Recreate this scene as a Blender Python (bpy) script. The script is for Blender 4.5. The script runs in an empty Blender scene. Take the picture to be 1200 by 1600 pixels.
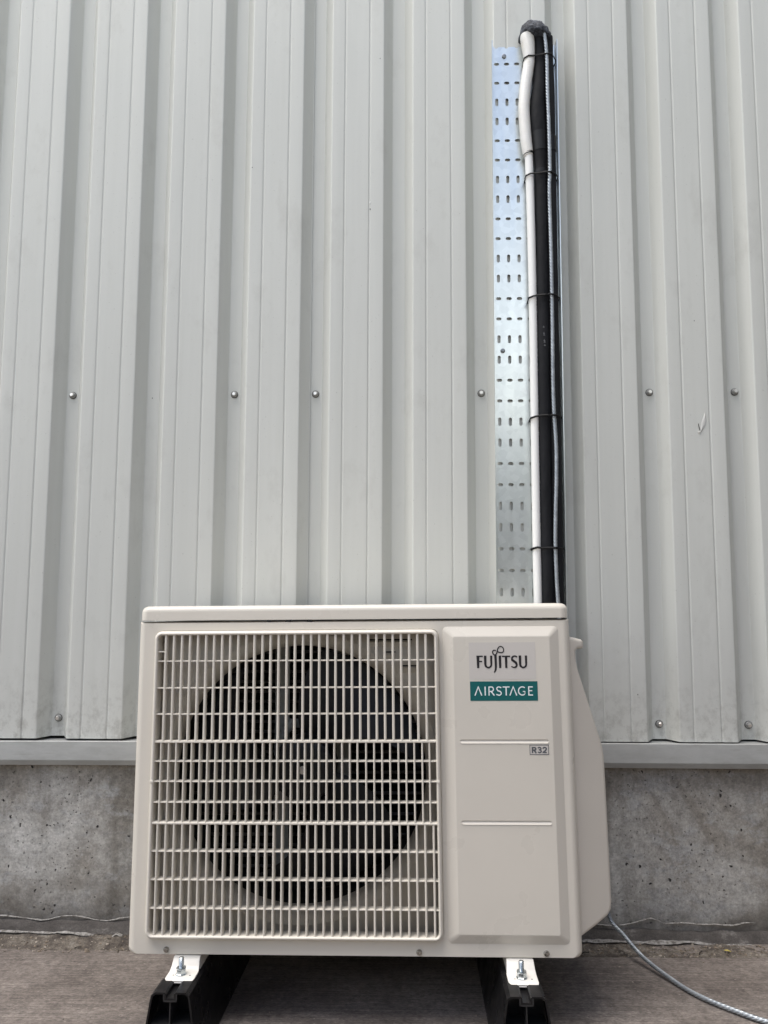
import bpy, bmesh, math, random
from mathutils import Vector, Matrix, noise
from mathutils.geometry import tessellate_polygon
random.seed(7)
S = bpy.context.scene
COL = S.collection
ZS = 0.797                      # height of the camera above the slab

# ------------------------------------------------------------------ camera
cam_d = bpy.data.cameras.new('camera')
cam = bpy.data.objects.new('camera', cam_d); COL.objects.link(cam); S.camera = cam
cam_d.sensor_fit = 'VERTICAL'; cam_d.sensor_height = 36.0; cam_d.lens = 1150 / 1600 * 36.0
cam_d.clip_start = 0.02; cam_d.clip_end = 500
yaw, pitch, roll = -0.0356, 0.0957, 0.0038
fw = Vector((math.sin(yaw) * math.cos(pitch), math.cos(yaw) * math.cos(pitch), math.sin(pitch)))
rt = Vector((math.cos(yaw), -math.sin(yaw), 0)); up = rt.cross(fw)
rt, up = rt * math.cos(roll) + up * math.sin(roll), up * math.cos(roll) - rt * math.sin(roll)
m3 = Matrix((rt, up, -fw)).transposed()
cam.matrix_world = Matrix.Translation((0, 0, ZS)) @ m3.to_4x4()

# ------------------------------------------------------------------ sky, sun, exposure
SUN_EL, SUN_AZ = math.radians(72), math.radians(-110)      # azimuth from +Y towards +X
w = bpy.data.worlds.new('World'); S.world = w; w.use_nodes = True
nt = w.node_tree; bg = nt.nodes['Background']
sky = nt.nodes.new('ShaderNodeTexSky'); sky.sky_type = 'NISHITA'; sky.sun_disc = False
sky.sun_elevation = SUN_EL; sky.sun_rotation = SUN_AZ
sky.air_density = 1.0; sky.dust_density = 3.0; sky.ozone_density = 1.0
# broken bright cloud, closing up towards the horizon as a cloud layer does
def wn_(t): return nt.nodes.new(t)
tc = wn_('ShaderNodeTexCoord'); sp_ = wn_('ShaderNodeSeparateXYZ'); nt.links.new(tc.outputs['Generated'], sp_.inputs[0])
mz = wn_('ShaderNodeMath'); mz.operation = 'MAXIMUM'; nt.links.new(sp_.outputs[2], mz.inputs[0]); mz.inputs[1].default_value = 0.0
az_ = wn_('ShaderNodeMath'); az_.operation = 'ADD'; nt.links.new(mz.outputs[0], az_.inputs[0]); az_.inputs[1].default_value = 0.12
dv_ = wn_('ShaderNodeVectorMath'); dv_.operation = 'DIVIDE'; nt.links.new(tc.outputs['Generated'], dv_.inputs[0]); nt.links.new(az_.outputs[0], dv_.inputs[1])
cn = wn_('ShaderNodeTexNoise'); cn.inputs['Scale'].default_value = 1.1; cn.inputs['Detail'].default_value = 6; nt.links.new(dv_.outputs[0], cn.inputs['Vector'])
th_ = wn_('ShaderNodeMath'); th_.operation = 'MULTIPLY_ADD'; nt.links.new(mz.outputs[0], th_.inputs[0]); th_.inputs[1].default_value = -1.3; nt.links.new(cn.outputs['Fac'], th_.inputs[2])
cr = wn_('ShaderNodeMapRange'); cr.inputs[1].default_value = -0.05; cr.inputs[2].default_value = 0.16; cr.inputs[3].default_value = 0.04; cr.inputs[4].default_value = 0.95; nt.links.new(th_.outputs[0], cr.inputs[0])
mx = wn_('ShaderNodeMix'); mx.data_type = 'RGBA'; nt.links.new(cr.outputs[0], mx.inputs[0]); nt.links.new(sky.outputs[0], mx.inputs[6]); mx.inputs[7].default_value = (10.5, 10.6, 10.1, 1)
nt.links.new(mx.outputs[2], bg.inputs[0]); bg.inputs[1].default_value = 0.10
sd = bpy.data.lights.new('sun', 'SUN'); sd.energy = 1.5; sd.angle = math.radians(45); sd.color = (1.0, 0.96, 0.9)
so = bpy.data.objects.new('sun', sd); COL.objects.link(so)
sv = Vector((math.sin(SUN_AZ) * math.cos(SUN_EL), math.cos(SUN_AZ) * math.cos(SUN_EL), math.sin(SUN_EL)))
so.rotation_euler = sv.to_track_quat('Z', 'Y').to_euler()
so.location = (-4, -4, 8)
S.view_settings.view_transform = 'Standard'; S.view_settings.look = 'None'
S.view_settings.gamma = 1; S.view_settings.use_curve_mapping = False
S.view_settings.exposure = 1.17

# ------------------------------------------------------------------ helpers
def mat(name, color, rough=0.5, metal=0.0, spec=0.5, coat=0.0):
    m = bpy.data.materials.new(name); m.use_nodes = True
    b = m.node_tree.nodes['Principled BSDF']
    b.inputs['Base Color'].default_value = (*color, 1); b.inputs['Roughness'].default_value = rough
    b.inputs['Metallic'].default_value = metal; b.inputs['Specular IOR Level'].default_value = spec
    if coat: b.inputs['Coat Weight'].default_value = coat
    return m
class N:
    """small node-graph helper"""
    def __init__(s, m):
        s.t = m.node_tree; s.b = s.t.nodes['Principled BSDF']
        s.co = s.t.nodes.new('ShaderNodeTexCoord').outputs['Object']
    def n(s, typ, **k):
        o = s.t.nodes.new(typ)
        for a, v in k.items(): setattr(o, a, v)
        return o
    def l(s, a, b): s.t.links.new(a, b)
    def mapping(s, scale=(1, 1, 1), rot=(0, 0, 0), loc=(0, 0, 0)):
        o = s.n('ShaderNodeMapping'); o.inputs['Scale'].default_value = scale
        o.inputs['Rotation'].default_value = rot; o.inputs['Location'].default_value = loc
        s.l(s.co, o.inputs[0]); return o.outputs[0]
    def noise(s, vec, scale, detail=4, rough=0.55, dist=0.0):
        o = s.n('ShaderNodeTexNoise'); o.inputs['Scale'].default_value = scale
        o.inputs['Detail'].default_value = detail; o.inputs['Roughness'].default_value = rough
        o.inputs['Distortion'].default_value = dist
        s.l(vec, o.inputs['Vector']); return o.outputs['Fac']
    def voro(s, vec, scale, feature='F1'):
        o = s.n('ShaderNodeTexVoronoi', feature=feature); o.inputs['Scale'].default_value = scale
        s.l(vec, o.inputs['Vector']); return o
    def ramp(s, fac, stops):
        o = s.n('ShaderNodeValToRGB'); e = o.color_ramp.elements
        while len(e) > 1: e.remove(e[-1])
        for i, (p, c) in enumerate(stops):
            if isinstance(c, (int, float)): c = (c, c, c)
            q = e[0] if i == 0 else e.new(p)
            q.position = p; q.color = (*c, 1)
        s.l(fac, o.inputs[0]); return o.outputs[0]
    def mix(s, fac, a, b, mode='MIX'):
        o = s.n('ShaderNodeMix', data_type='RGBA', blend_type=mode)
        if isinstance(fac, (int, float)): o.inputs[0].default_value = fac
        else: s.l(fac, o.inputs[0])
        for i, v in ((6, a), (7, b)):
            if isinstance(v, tuple): o.inputs[i].default_value = (*v, 1)
            else: s.l(v, o.inputs[i])
        return o.outputs[2]
    def math(s, op, a, b=0.0):
        o = s.n('ShaderNodeMath', operation=op)
        for i, v in ((0, a), (1, b)):
            if isinstance(v, (int, float)): o.inputs[i].default_value = v
            else: s.l(v, o.inputs[i])
        return o.outputs[0]
    def bump(s, h, strength=0.3, dist=0.001, prev=None):
        o = s.n('ShaderNodeBump'); o.inputs['Strength'].default_value = strength
        o.inputs['Distance'].default_value = dist; s.l(h, o.inputs['Height'])
        if prev is not None: s.l(prev, o.inputs['Normal'])
        s.l(o.outputs[0], s.b.inputs['Normal']); return o.outputs[0]
    def color(s, c): s.l(c, s.b.inputs['Base Color'])
    def rough(s, c): s.l(c, s.b.inputs['Roughness'])

class MB:
    """collects geometry and links it as one mesh object"""
    def __init__(s): s.v = []; s.f = []; s.mi = []
    def add(s, vs, fs, mi=0):
        o = len(s.v); s.v += [tuple(v) for v in vs]
        s.f += [tuple(i + o for i in f) for f in fs]; s.mi += [mi] * len(fs)
    def box(s, a, b, mi=0):
        x0, y0, z0 = a; x1, y1, z1 = b
        s.add([(x0,y0,z0),(x1,y0,z0),(x1,y1,z0),(x0,y1,z0),(x0,y0,z1),(x1,y0,z1),(x1,y1,z1),(x0,y1,z1)],
              [(0,3,2,1),(4,5,6,7),(0,1,5,4),(1,2,6,5),(2,3,7,6),(3,0,4,7)], mi)
    def strip(s, rows, closed=False, mi=0, cap=False):
        n = len(rows[0]); vs = [p for r in rows for p in r]; fs = []
        m = n if closed else n - 1
        for i in range(len(rows) - 1):
            for j in range(m):
                k = (j + 1) % n
                fs.append((i*n+j, i*n+k, (i+1)*n+k, (i+1)*n+j))
        if cap:
            fs.append(tuple(range(n))[::-1]); fs.append(tuple((len(rows)-1)*n+j for j in range(n)))
        s.add(vs, fs, mi)
    def tube(s, pts, rad, n=16, up=Vector((0, 1, 0)), rf=None, cap=True, sx=1.0, sy=1.0, mi=0):
        rows = []; L = 0; prev = None
        for i, p in enumerate(pts):
            a = pts[max(i-1, 0)]; b = pts[min(i+1, len(pts)-1)]
            t = (Vector(b) - Vector(a)).normalized()
            if prev is None:
                u = up - t * up.dot(t)
                if u.length < 1e-4: u = Vector((1, 0, 0)) - t * t.x
            else: u = prev - t * prev.dot(t)
            u.normalize(); prev = u; v = t.cross(u)
            if i: L += (Vector(p) - Vector(pts[i-1])).length
            r = rad[i] if isinstance(rad, (list, tuple)) else rad
            row = []
            for k in range(n):
                th = 2 * math.pi * k / n
                rr = r * (rf(L, th) if rf else 1)
                row.append(Vector(p) + u * (math.cos(th) * rr * sx) + v * (math.sin(th) * rr * sy))
            rows.append(row)
        s.strip(rows, True, mi, cap)
    def lathe(s, c, axis, prof, n=24, mi=0, capend=True):
        """prof: list of (radius, height along axis)"""
        ax = Vector(axis).normalized()
        u = ax.orthogonal().normalized(); v = ax.cross(u); c = Vector(c)
        rows = [[c + ax*h + (u*math.cos(2*math.pi*k/n) + v*math.sin(2*math.pi*k/n))*r for k in range(n)] for r, h in prof]
        s.strip(rows, True, mi)
        if capend:
            o = len(s.v) - n; s.f.append(tuple(o + k for k in range(n))); s.mi.append(mi)
    def fill(s, loops, fn, mi=0):
        """flat polygon with holes; loops of 2D points, fn maps (x, y) to a 3D point"""
        L = [[Vector((p[0], p[1], 0)) for p in l] for l in loops]
        flat = [p for l in L for p in l]
        s.add([fn(p.x, p.y) for p in flat], [tuple(t) for t in tessellate_polygon(L)], mi)
    def build(s, name, mats, parent=None, angle=35, smooth=True, fixn=True, wn=False):
        me = bpy.data.meshes.new(name); me.from_pydata(s.v, [], s.f)
        if not isinstance(mats, (list, tuple)): mats = [mats]
        for m in mats: me.materials.append(m)
        if len(mats) > 1: me.polygons.foreach_set('material_index', s.mi)
        bm = bmesh.new(); bm.from_mesh(me)
        bmesh.ops.remove_doubles(bm, verts=bm.verts, dist=2e-6)
        if fixn: bmesh.ops.recalc_face_normals(bm, faces=bm.faces)
        bm.to_mesh(me); bm.free()
        if smooth:
            me.shade_smooth(); me.set_sharp_from_angle(angle=math.radians(angle))
        o = bpy.data.objects.new(name, me); COL.objects.link(o)
        if wn:
            md = o.modifiers.new('weighted_normal', 'WEIGHTED_NORMAL'); md.keep_sharp = True; md.weight = 100; md.mode = 'FACE_AREA'
        if parent: o.parent = parent
        return o
def bevel(o, wdt, seg=3, ang=40):
    m = o.modifiers.new('bevel', 'BEVEL'); m.width = wdt; m.segments = seg
    m.limit_method = 'ANGLE'; m.angle_limit = math.radians(ang); m.harden_normals = False
    return o
def tag(o, label=None, cat=None, group=None, kind=None):
    if label: o['label'] = label
    if cat: o['category'] = cat
    if group: o['group'] = group
    if kind: o['kind'] = kind
    return o
def empty(name, loc=(0, 0, 0), label=None, cat=None, group=None):
    o = bpy.data.objects.new(name, None); COL.objects.link(o); o.location = loc
    o.empty_display_size = 0.05
    return tag(o, label, cat, group)
def copy_tree(o, parent=None):
    c = o.copy(); COL.objects.link(c)
    if parent: c.parent = parent
    for ch in list(o.children): copy_tree(ch, c)
    return c
def rrect(x0, z0, x1, z1, r, n=6):
    """rounded rectangle, counter-clockwise; r = one radius or four (bl, br, tr, tl)"""
    if not isinstance(r, (tuple, list)): r = (r,) * 4
    out = []
    for (cx, cz, rr, a0) in ((x0+r[0], z0+r[0], r[0], 180), (x1-r[1], z0+r[1], r[1], 270), (x1-r[2], z1-r[2], r[2], 0), (x0+r[3], z1-r[3], r[3], 90)):
        for i in range(n + 1):
            a = math.radians(a0 + 90 * i / n); out.append((cx + rr*math.cos(a), cz + rr*math.sin(a)))
    return out
def catmull(P, step):
    P = [Vector(p) for p in P]; out = []
    for i in range(len(P) - 1):
        p0 = P[max(i-1, 0)]; p1 = P[i]; p2 = P[i+1]; p3 = P[min(i+2, len(P)-1)]
        n = max(1, int((p2 - p1).length / step))
        for k in range(n):
            t = k / n
            out.append(0.5*((2*p1) + (p2-p0)*t + (2*p0-5*p1+4*p2-p3)*t*t + (3*p1-p0-3*p2+p3)*t*t*t))
    out.append(P[-1]); return out

# ------------------------------------------------------------------ materials
def clad_mat():
    m = mat('painted_steel_cladding', (0.44, 0.455, 0.44), 0.42, 0, 0.5); g = N(m)
    big = g.noise(g.mapping((1.2, 1.2, 0.35)), 1.6, 3)
    fine = g.noise(g.mapping((60, 60, 2.2)), 1.0, 4)
    spk = g.noise(g.mapping(), 240, 2)
    c = g.ramp(big, [(0.3, (0.548, 0.557, 0.524)), (0.7, (0.602, 0.611, 0.574))])
    c = g.mix(0.16, c, g.ramp(fine, [(0.3, 0.40), (0.7, 0.56)]), 'OVERLAY')
    c = g.mix(g.ramp(spk, [(0.70, 0.0), (0.78, 0.5)]), c, (0.30, 0.29, 0.26))
    blot = g.noise(g.mapping((1, 1, 0.6)), 9, 6, 0.7)
    c = g.mix(g.ramp(blot, [(0.56, 0.0), (0.75, 0.30)]), c, (0.36, 0.355, 0.325))
    # grime gathered low on the sheets
    sep = g.n('ShaderNodeSeparateXYZ'); g.l(g.co, sep.inputs[0])
    low = g.n('ShaderNodeMapRange'); low.inputs[1].default_value = 0.42; low.inputs[2].default_value = 0.60
    low.inputs[3].default_value = 1; low.inputs[4].default_value = 0; g.l(sep.outputs[2], low.inputs[0])
    gr = g.ramp(g.noise(g.mapping((1, 1, 0.8)), 34, 7, 0.75), [(0.47, 0.0), (0.66, 0.7)])
    c = g.mix(g.math('MULTIPLY', low.outputs[0], gr), c, (0.24, 0.235, 0.21))
    g.color(c)
    g.rough(g.ramp(blot, [(0.3, 0.34), (0.7, 0.5)]))
    p = g.bump(g.noise(g.mapping((5, 5, 1.1)), 1.0, 2), 0.35, 0.004)
    g.bump(spk, 0.05, 0.0004, p)
    return m
M_clad = clad_mat()
def flash_mat():
    m = mat('painted_flashing', (0.40, 0.41, 0.40), 0.4); g = N(m)
    a = g.noise(g.mapping((1, 1, 3)), 14, 7, 0.7)
    c = g.ramp(a, [(0.35, (0.36, 0.365, 0.35)), (0.6, (0.43, 0.44, 0.425)), (0.8, (0.36, 0.35, 0.32))])
    b = g.noise(g.mapping((8, 8, 90)), 1.0, 6, 0.7)
    g.color(g.mix(g.ramp(b, [(0.60, 0), (0.74, 0.5)]), c, (0.21, 0.19, 0.16)))
    g.bump(g.noise(g.mapping(), 9, 2), 0.3, 0.003)
    return m
M_flash = flash_mat()
def ac_mat(name, col, rough=0.38, var=0.03):
    m = mat(name, col, rough, 0, 0.45); g = N(m)
    a = g.noise(g.mapping(), 3.5, 4)
    g.color(g.ramp(a, [(0.3, tuple(k * (1 - var) for k in col)), (0.7, tuple(min(1, k * (1 + var)) for k in col))]))
    g.rough(g.ramp(g.noise(g.mapping(), 11, 5), [(0.3, rough - 0.05), (0.7, rough + 0.08)]))
    g.bump(g.noise(g.mapping(), 900, 2), 0.06, 0.0003)
    return m
M_ac = ac_mat('beige_painted_steel', (0.65, 0.612, 0.54), 0.3)
M_grille = ac_mat('beige_plastic_grille', (0.67, 0.63, 0.555), 0.38)
M_valve = ac_mat('beige_plastic_cover', (0.61, 0.57, 0.505), 0.42)
M_foot = ac_mat('white_painted_foot', (0.70, 0.68, 0.63), 0.35)
M_inner = ac_mat('darker_beige_fan_panel', (0.56, 0.52, 0.45), 0.42, 0.06)  # a darker beige than the casing, varying slightly in tone
def conc_mat():
    m = mat('cast_concrete', (0.2, 0.2, 0.19), 0.85); g = N(m)
    P = g.mapping((1, 1, 1))
    a = g.noise(g.mapping((1, 1, 0.8)), 3.2, 8, 0.62, 0.6)
    c = g.ramp(a, [(0.36, (0.17, 0.148, 0.120)), (0.47, (0.285, 0.265, 0.232)), (0.54, (0.37, 0.355, 0.325)), (0.64, (0.48, 0.47, 0.44))])
    st = g.noise(g.mapping((7, 7, 0.7)), 1.0, 5, 0.6)
    c = g.mix(g.ramp(st, [(0.50, 0), (0.62, 0.75)]), c, (0.155, 0.142, 0.120))
    pale = g.noise(g.mapping((1, 1, 1.5), loc=(4, 2, 1)), 11, 9, 0.75)
    c = g.mix(g.ramp(pale, [(0.52, 0), (0.60, 0.7)]), c, (0.37, 0.37, 0.362))
    fine = g.noise(P, 190, 4, 0.7)
    c = g.mix(0.5, c, g.ramp(fine, [(0.3, 0.32), (0.7, 0.68)]), 'OVERLAY')
    # dirty splash zone near the ground and brown stain under the flashing
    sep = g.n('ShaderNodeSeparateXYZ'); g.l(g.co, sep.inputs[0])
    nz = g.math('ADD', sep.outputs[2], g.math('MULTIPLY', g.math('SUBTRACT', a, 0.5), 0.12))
    lo = g.n('ShaderNodeMapRange'); lo.inputs[1].default_value = 0.03; lo.inputs[2].default_value = 0.11
    lo.inputs[3].default_value = 0.75; lo.inputs[4].default_value = 0; g.l(nz, lo.inputs[0])
    c = g.mix(lo.outputs[0], c, (0.085, 0.077, 0.068))
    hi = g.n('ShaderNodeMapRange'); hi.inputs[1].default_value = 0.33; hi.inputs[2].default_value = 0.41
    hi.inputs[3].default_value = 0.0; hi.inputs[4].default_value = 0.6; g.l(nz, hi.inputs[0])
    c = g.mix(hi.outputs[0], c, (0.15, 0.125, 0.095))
    wv = g.n('ShaderNodeTexNoise'); wv.inputs['Scale'].default_value = 75; wv.inputs['Detail'].default_value = 3; g.l(P, wv.inputs['Vector'])
    sc_ = g.n('ShaderNodeVectorMath', operation='SCALE'); sc_.inputs['Scale'].default_value = 0.016; g.l(wv.outputs['Color'], sc_.inputs[0])
    ad_ = g.n('ShaderNodeVectorMath', operation='ADD'); g.l(g.co, ad_.inputs[0]); g.l(sc_.outputs[0], ad_.inputs[1])
    v = g.voro(ad_.outputs[0], 44); v2 = g.voro(ad_.outputs[0], 105)
    grn = g.noise(P, 75, 8, 0.8)
    c = g.mix(0.55, c, g.ramp(grn, [(0.36, 0.22), (0.64, 0.78)]), 'OVERLAY')
    form = g.noise(g.mapping((1, 1, 9), loc=(1, 0, 3)), 2.2, 4, 0.6)
    c = g.mix(g.ramp(form, [(0.55, 0), (0.68, 0.45)]), c, (0.18, 0.165, 0.142))
    msk = g.ramp(g.noise(P, 7, 3), [(0.42, 0), (0.62, 1)])
    r1 = g.math('ADD', v.outputs['Distance'], g.math('MULTIPLY', g.math('SUBTRACT', fine, 0.5), 0.16))
    r2 = g.math('ADD', v2.outputs['Distance'], g.math('MULTIPLY', g.math('SUBTRACT', fine, 0.5), 0.2))
    sepc = g.n('ShaderNodeSeparateColor'); g.l(v.outputs['Color'], sepc.inputs[0])
    pit1 = g.math('MULTIPLY', g.ramp(r1, [(0.10, 1), (0.14, 0)]), g.math('GREATER_THAN', sepc.outputs[0], 0.62))
    sepd = g.n('ShaderNodeSeparateColor'); g.l(v2.outputs['Color'], sepd.inputs[0])
    pit2 = g.math('MULTIPLY', g.ramp(r2, [(0.12, 1), (0.17, 0)]), g.math('GREATER_THAN', sepd.outputs[0], 0.2))
    pits = g.math('MAXIMUM', pit1, g.math('MULTIPLY', pit2, msk))
    g.color(g.mix(pits, c, (0.035, 0.032, 0.03)))
    p = g.bump(fine, 0.35, 0.0012)
    p = g.bump(g.noise(P, 28, 6), 0.4, 0.004, p)
    g.bump(g.math('MULTIPLY', pits, -1), 1.0, 0.004, p)
    return m
M_conc = conc_mat()
def slab_mat():
    m = mat('brushed_concrete_slab', (0.1, 0.09, 0.08), 0.88); g = N(m)
    a = g.noise(g.mapping((1, 1.3, 1)), 2.4, 8, 0.65, 0.3)
    c = g.ramp(a, [(0.34, (0.105, 0.088, 0.077)), (0.5, (0.165, 0.142, 0.126)), (0.64, (0.24, 0.212, 0.190))])
    br = g.noise(g.mapping((4, 210, 1)), 1.0, 5, 0.75, 0.25)
    c = g.mix(0.42, c, g.ramp(br, [(0.36, 0.2), (0.64, 0.8)]), 'OVERLAY')
    c = g.mix(0.5, c, g.ramp(g.noise(g.mapping((1, 1, 1), loc=(2, 5, 1)), 60, 6, 0.75), [(0.36, 0.25), (0.64, 0.75)]), 'OVERLAY')
    fine = g.noise(g.mapping((1, 1, 1)), 420, 4, 0.75)
    c = g.mix(0.6, c, g.ramp(g.noise(g.mapping((0.5, 1.6, 1)), 260, 4, 0.75), [(0.36, 0.2), (0.64, 0.8)]), 'OVERLAY')
    sp = g.voro(g.mapping((0.6, 1, 1)), 130)
    sc = g.n('ShaderNodeSeparateColor'); g.l(sp.outputs['Color'], sc.inputs[0])
    spots = g.math('MULTIPLY', g.ramp(sp.outputs['Distance'], [(0.10, 1), (0.2, 0)]), g.math('GREATER_THAN', sc.outputs[0], 0.78))
    c = g.mix(g.math('MULTIPLY', spots, 0.8), c, (0.30, 0.26, 0.23))
    dk = g.math('MULTIPLY', g.ramp(sp.outputs['Distance'], [(0.06, 1), (0.14, 0)]), g.math('LESS_THAN', sc.outputs[0], 0.13))
    c = g.mix(dk, c, (0.03, 0.028, 0.025))
    g.color(c)
    p = g.bump(br, 0.45, 0.002); p = g.bump(fine, 0.4, 0.001, p)
    g.bump(g.noise(g.mapping((1, 2, 1)), 22, 5), 0.4, 0.004, p)
    return m
M_slab = slab_mat()
def grit_mat():
    m = mat('gritty_dirt', (0.1, 0.08, 0.06), 0.95); g = N(m)
    a = g.noise(g.mapping(), 26, 8, 0.75)
    c = g.ramp(a, [(0.34, (0.035, 0.028, 0.024)), (0.48, (0.095, 0.080, 0.066)), (0.58, (0.16, 0.140, 0.115)), (0.7, (0.25, 0.235, 0.21))])
    f = g.noise(g.mapping(), 330, 3, 0.7)
    g.color(g.mix(0.6, c, g.ramp(f, [(0.3, 0.2), (0.7, 0.8)]), 'OVERLAY'))
    p = g.bump(f, 0.7, 0.002); g.bump(g.noise(g.mapping(), 70, 4), 0.8, 0.006, p)
    return m
M_grit = grit_mat()
def galv_mat():
    m = mat('galvanised_steel', (0.72, 0.74, 0.76), 0.3, 1.0); g = N(m)
    v = g.voro(g.mapping((1, 1, 1)), 70); sc = g.n('ShaderNodeSeparateColor'); g.l(v.outputs['Color'], sc.inputs[0])
    c = g.ramp(sc.outputs[0], [(0.0, (0.66, 0.70, 0.695)), (1.0, (0.74, 0.78, 0.775))])
    sm = g.noise(g.mapping((1, 1, 1)), 22, 7, 0.7)
    g.color(g.mix(g.ramp(sm, [(0.58, 0), (0.70, 0.35)]), c, (0.60, 0.61, 0.62)))
    g.rough(g.ramp(g.noise(g.mapping((40, 40, 3)), 1, 5), [(0.3, 0.27), (0.7, 0.38)]))
    g.bump(g.noise(g.mapping((3, 3, 1.2)), 2.5, 2), 0.2, 0.002)
    return m
M_galv = galv_mat()
M_zinc = mat('zinc_plated_bolt', (0.55, 0.60, 0.63), 0.25, 1.0)
M_screw = mat('steel_screw', (0.78, 0.77, 0.75), 0.3, 1.0)
M_tscrew = mat('dull_zinc_screw', (0.25, 0.26, 0.27), 0.35, 0.9)
M_cscrew = mat('polished_casing_screw', (0.42, 0.41, 0.39), 0.16, 1.0)
M_washer = mat('grey_screw_cap', (0.26, 0.26, 0.245), 0.5)
M_rubw = mat('rubber_washer', (0.03, 0.03, 0.03), 0.7)
def rope_mat():
    m = mat('steel_rope', (0.36, 0.41, 0.46), 0.42, 0.6); g = N(m)
    g.color(g.ramp(g.noise(g.mapping(), 60, 4), [(0.3, (0.28, 0.31, 0.34)), (0.7, (0.46, 0.50, 0.53))]))
    return m
M_rope = rope_mat()
def foam_tube_mat():
    m = mat('black_pipe_insulation', (0.014, 0.015, 0.018), 0.7, 0, 0.22); g = N(m)
    g.color(g.ramp(g.noise(g.mapping((1, 1, 0.3)), 40, 5), [(0.3, (0.006, 0.0065, 0.008)), (0.7, (0.012, 0.0125, 0.015))]))
    p = g.bump(g.noise(g.mapping((1, 1, 0.5)), 70, 4), 0.5, 0.003); g.bump(g.noise(g.mapping(), 300, 3), 0.25, 0.0008, p)
    return m
M_blk = foam_tube_mat()
M_tape = mat('black_tape', (0.008, 0.008, 0.009), 0.4, 0, 0.3)
M_tie = mat('black_nylon', (0.004, 0.004, 0.004), 0.5, 0, 0.2)
M_white = ac_mat('white_pvc_pipe', (0.84, 0.84, 0.82), 0.3, 0.02)
def hose_mat():
    m = mat('white_ribbed_hose', (0.80, 0.78, 0.72), 0.45); g = N(m)
    g.color(g.ramp(g.noise(g.mapping(), 25, 6, 0.7), [(0.30, (0.72, 0.69, 0.62)), (0.42, (0.83, 0.82, 0.78)), (0.7, (0.85, 0.85, 0.83))]))
    return m
M_hose = hose_mat()
def plug_mat():
    m = mat('grey_putty', (0.03, 0.035, 0.045), 0.7); g = N(m)
    a = g.noise(g.mapping(), 85, 6, 0.75, 1.6)
    g.color(g.ramp(a, [(0.40, (0.010, 0.012, 0.018)), (0.54, (0.045, 0.052, 0.065)), (0.68, (0.20, 0.22, 0.25))]))
    g.bump(a, 0.8, 0.003)
    return m
M_plug = plug_mat()
def rubber_mat():
    m = mat('black_rubber_block', (0.005, 0.005, 0.006), 0.32, 0, 0.3); g = N(m)
    g.rough(g.ramp(g.noise(g.mapping(), 30, 5), [(0.3, 0.22), (0.7, 0.45)]))
    g.color(g.ramp(g.noise(g.mapping(), 45, 6, 0.7), [(0.4, (0.005, 0.005, 0.006)), (0.75, (0.018, 0.017, 0.017))]))
    return m
M_rub = rubber_mat()
M_dark = mat('interior_shade', (0.012, 0.012, 0.012), 0.8)  # near-black colour stands in for shade inside the unit and its openings
M_fan = mat('dark_grey_fan_plastic', (0.013, 0.014, 0.018), 0.42)
M_coil = mat('coil_fins', (0.16, 0.15, 0.14), 0.5)
M_brk = mat('dull_galvanised_bracket', (0.50, 0.50, 0.46), 0.6, 0.0)
M_logo = mat('silver_sticker', (0.585, 0.555, 0.515), 0.35)
M_teal = mat('teal_sticker', (0.0, 0.105, 0.105), 0.4)
M_wht = mat('white_print', (0.80, 0.84, 0.84), 0.5)
M_bkp = mat('black_print', (0.012, 0.010, 0.012), 0.5)
M_gryp = mat('grey_print', (0.10, 0.105, 0.115), 0.5)
M_seal = mat('dried_sealant', (0.27, 0.26, 0.245), 0.8)
g = N(M_seal); g.color(g.ramp(g.noise(g.mapping(), 120, 5, 0.7), [(0.36, (0.09, 0.08, 0.07)), (0.5, (0.24, 0.23, 0.215)), (0.66, (0.36, 0.35, 0.335))]))
def seal_mat():
    m = mat('dirty_mortar_fillet', (0.06, 0.055, 0.05), 0.9); g = N(m)
    a = g.noise(g.mapping((1, 1, 2)), 17, 8, 0.7)
    c = g.ramp(a, [(0.35, (0.05, 0.044, 0.04)), (0.58, (0.095, 0.086, 0.079)), (0.68, (0.22, 0.205, 0.19))])
    f = g.noise(g.mapping(), 300, 3, 0.7)
    g.color(g.mix(0.5, c, g.ramp(f, [(0.3, 0.25), (0.7, 0.75)]), 'OVERLAY')); g.bump(f, 0.6, 0.0015)
    return m
M_fillet = seal_mat()

# ------------------------------------------------------------------ frame of the slab and the unit standing on it
T = Vector((-0.4996, 1.348, -0.656 + ZS))
R3 = Matrix(((0.9999, 0.0044, -0.0127), (-0.0039, 0.9991, 0.0421), (0.0129, -0.0421, 0.9990)))
A = Matrix.Translation(T) @ R3.to_4x4()
ROT = R3.to_euler()
GZ = -0.125                      # the slab in the unit's frame
def aw(x, d, z): return A @ Vector((x, d, z))

# ------------------------------------------------------------------ ground slab
def ground_z(X, Y):
    Yc = max(Y, -2.0); Xc = max(-4, min(4, X))
    n_ = R3 @ Vector((0, 0, 1)); p0 = aw(0, 0, GZ)
    return p0.z - (n_.x*(Xc-p0.x) + n_.y*(Yc-p0.y)) / n_.z
b = MB()
xs = [-120, -40, -15, -8, -4, -2, -1, 0, 1, 2, 4, 8, 15, 40, 120]; ys = [-120, -40, -15, -6, -2, -1, 0, 1, 1.5, 1.80]
b.strip([[(x, y, ground_z(x, y)) for x in xs] for y in ys])
g_o = b.build('ground', M_slab, fixn=False); tag(g_o, kind='structure')

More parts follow.
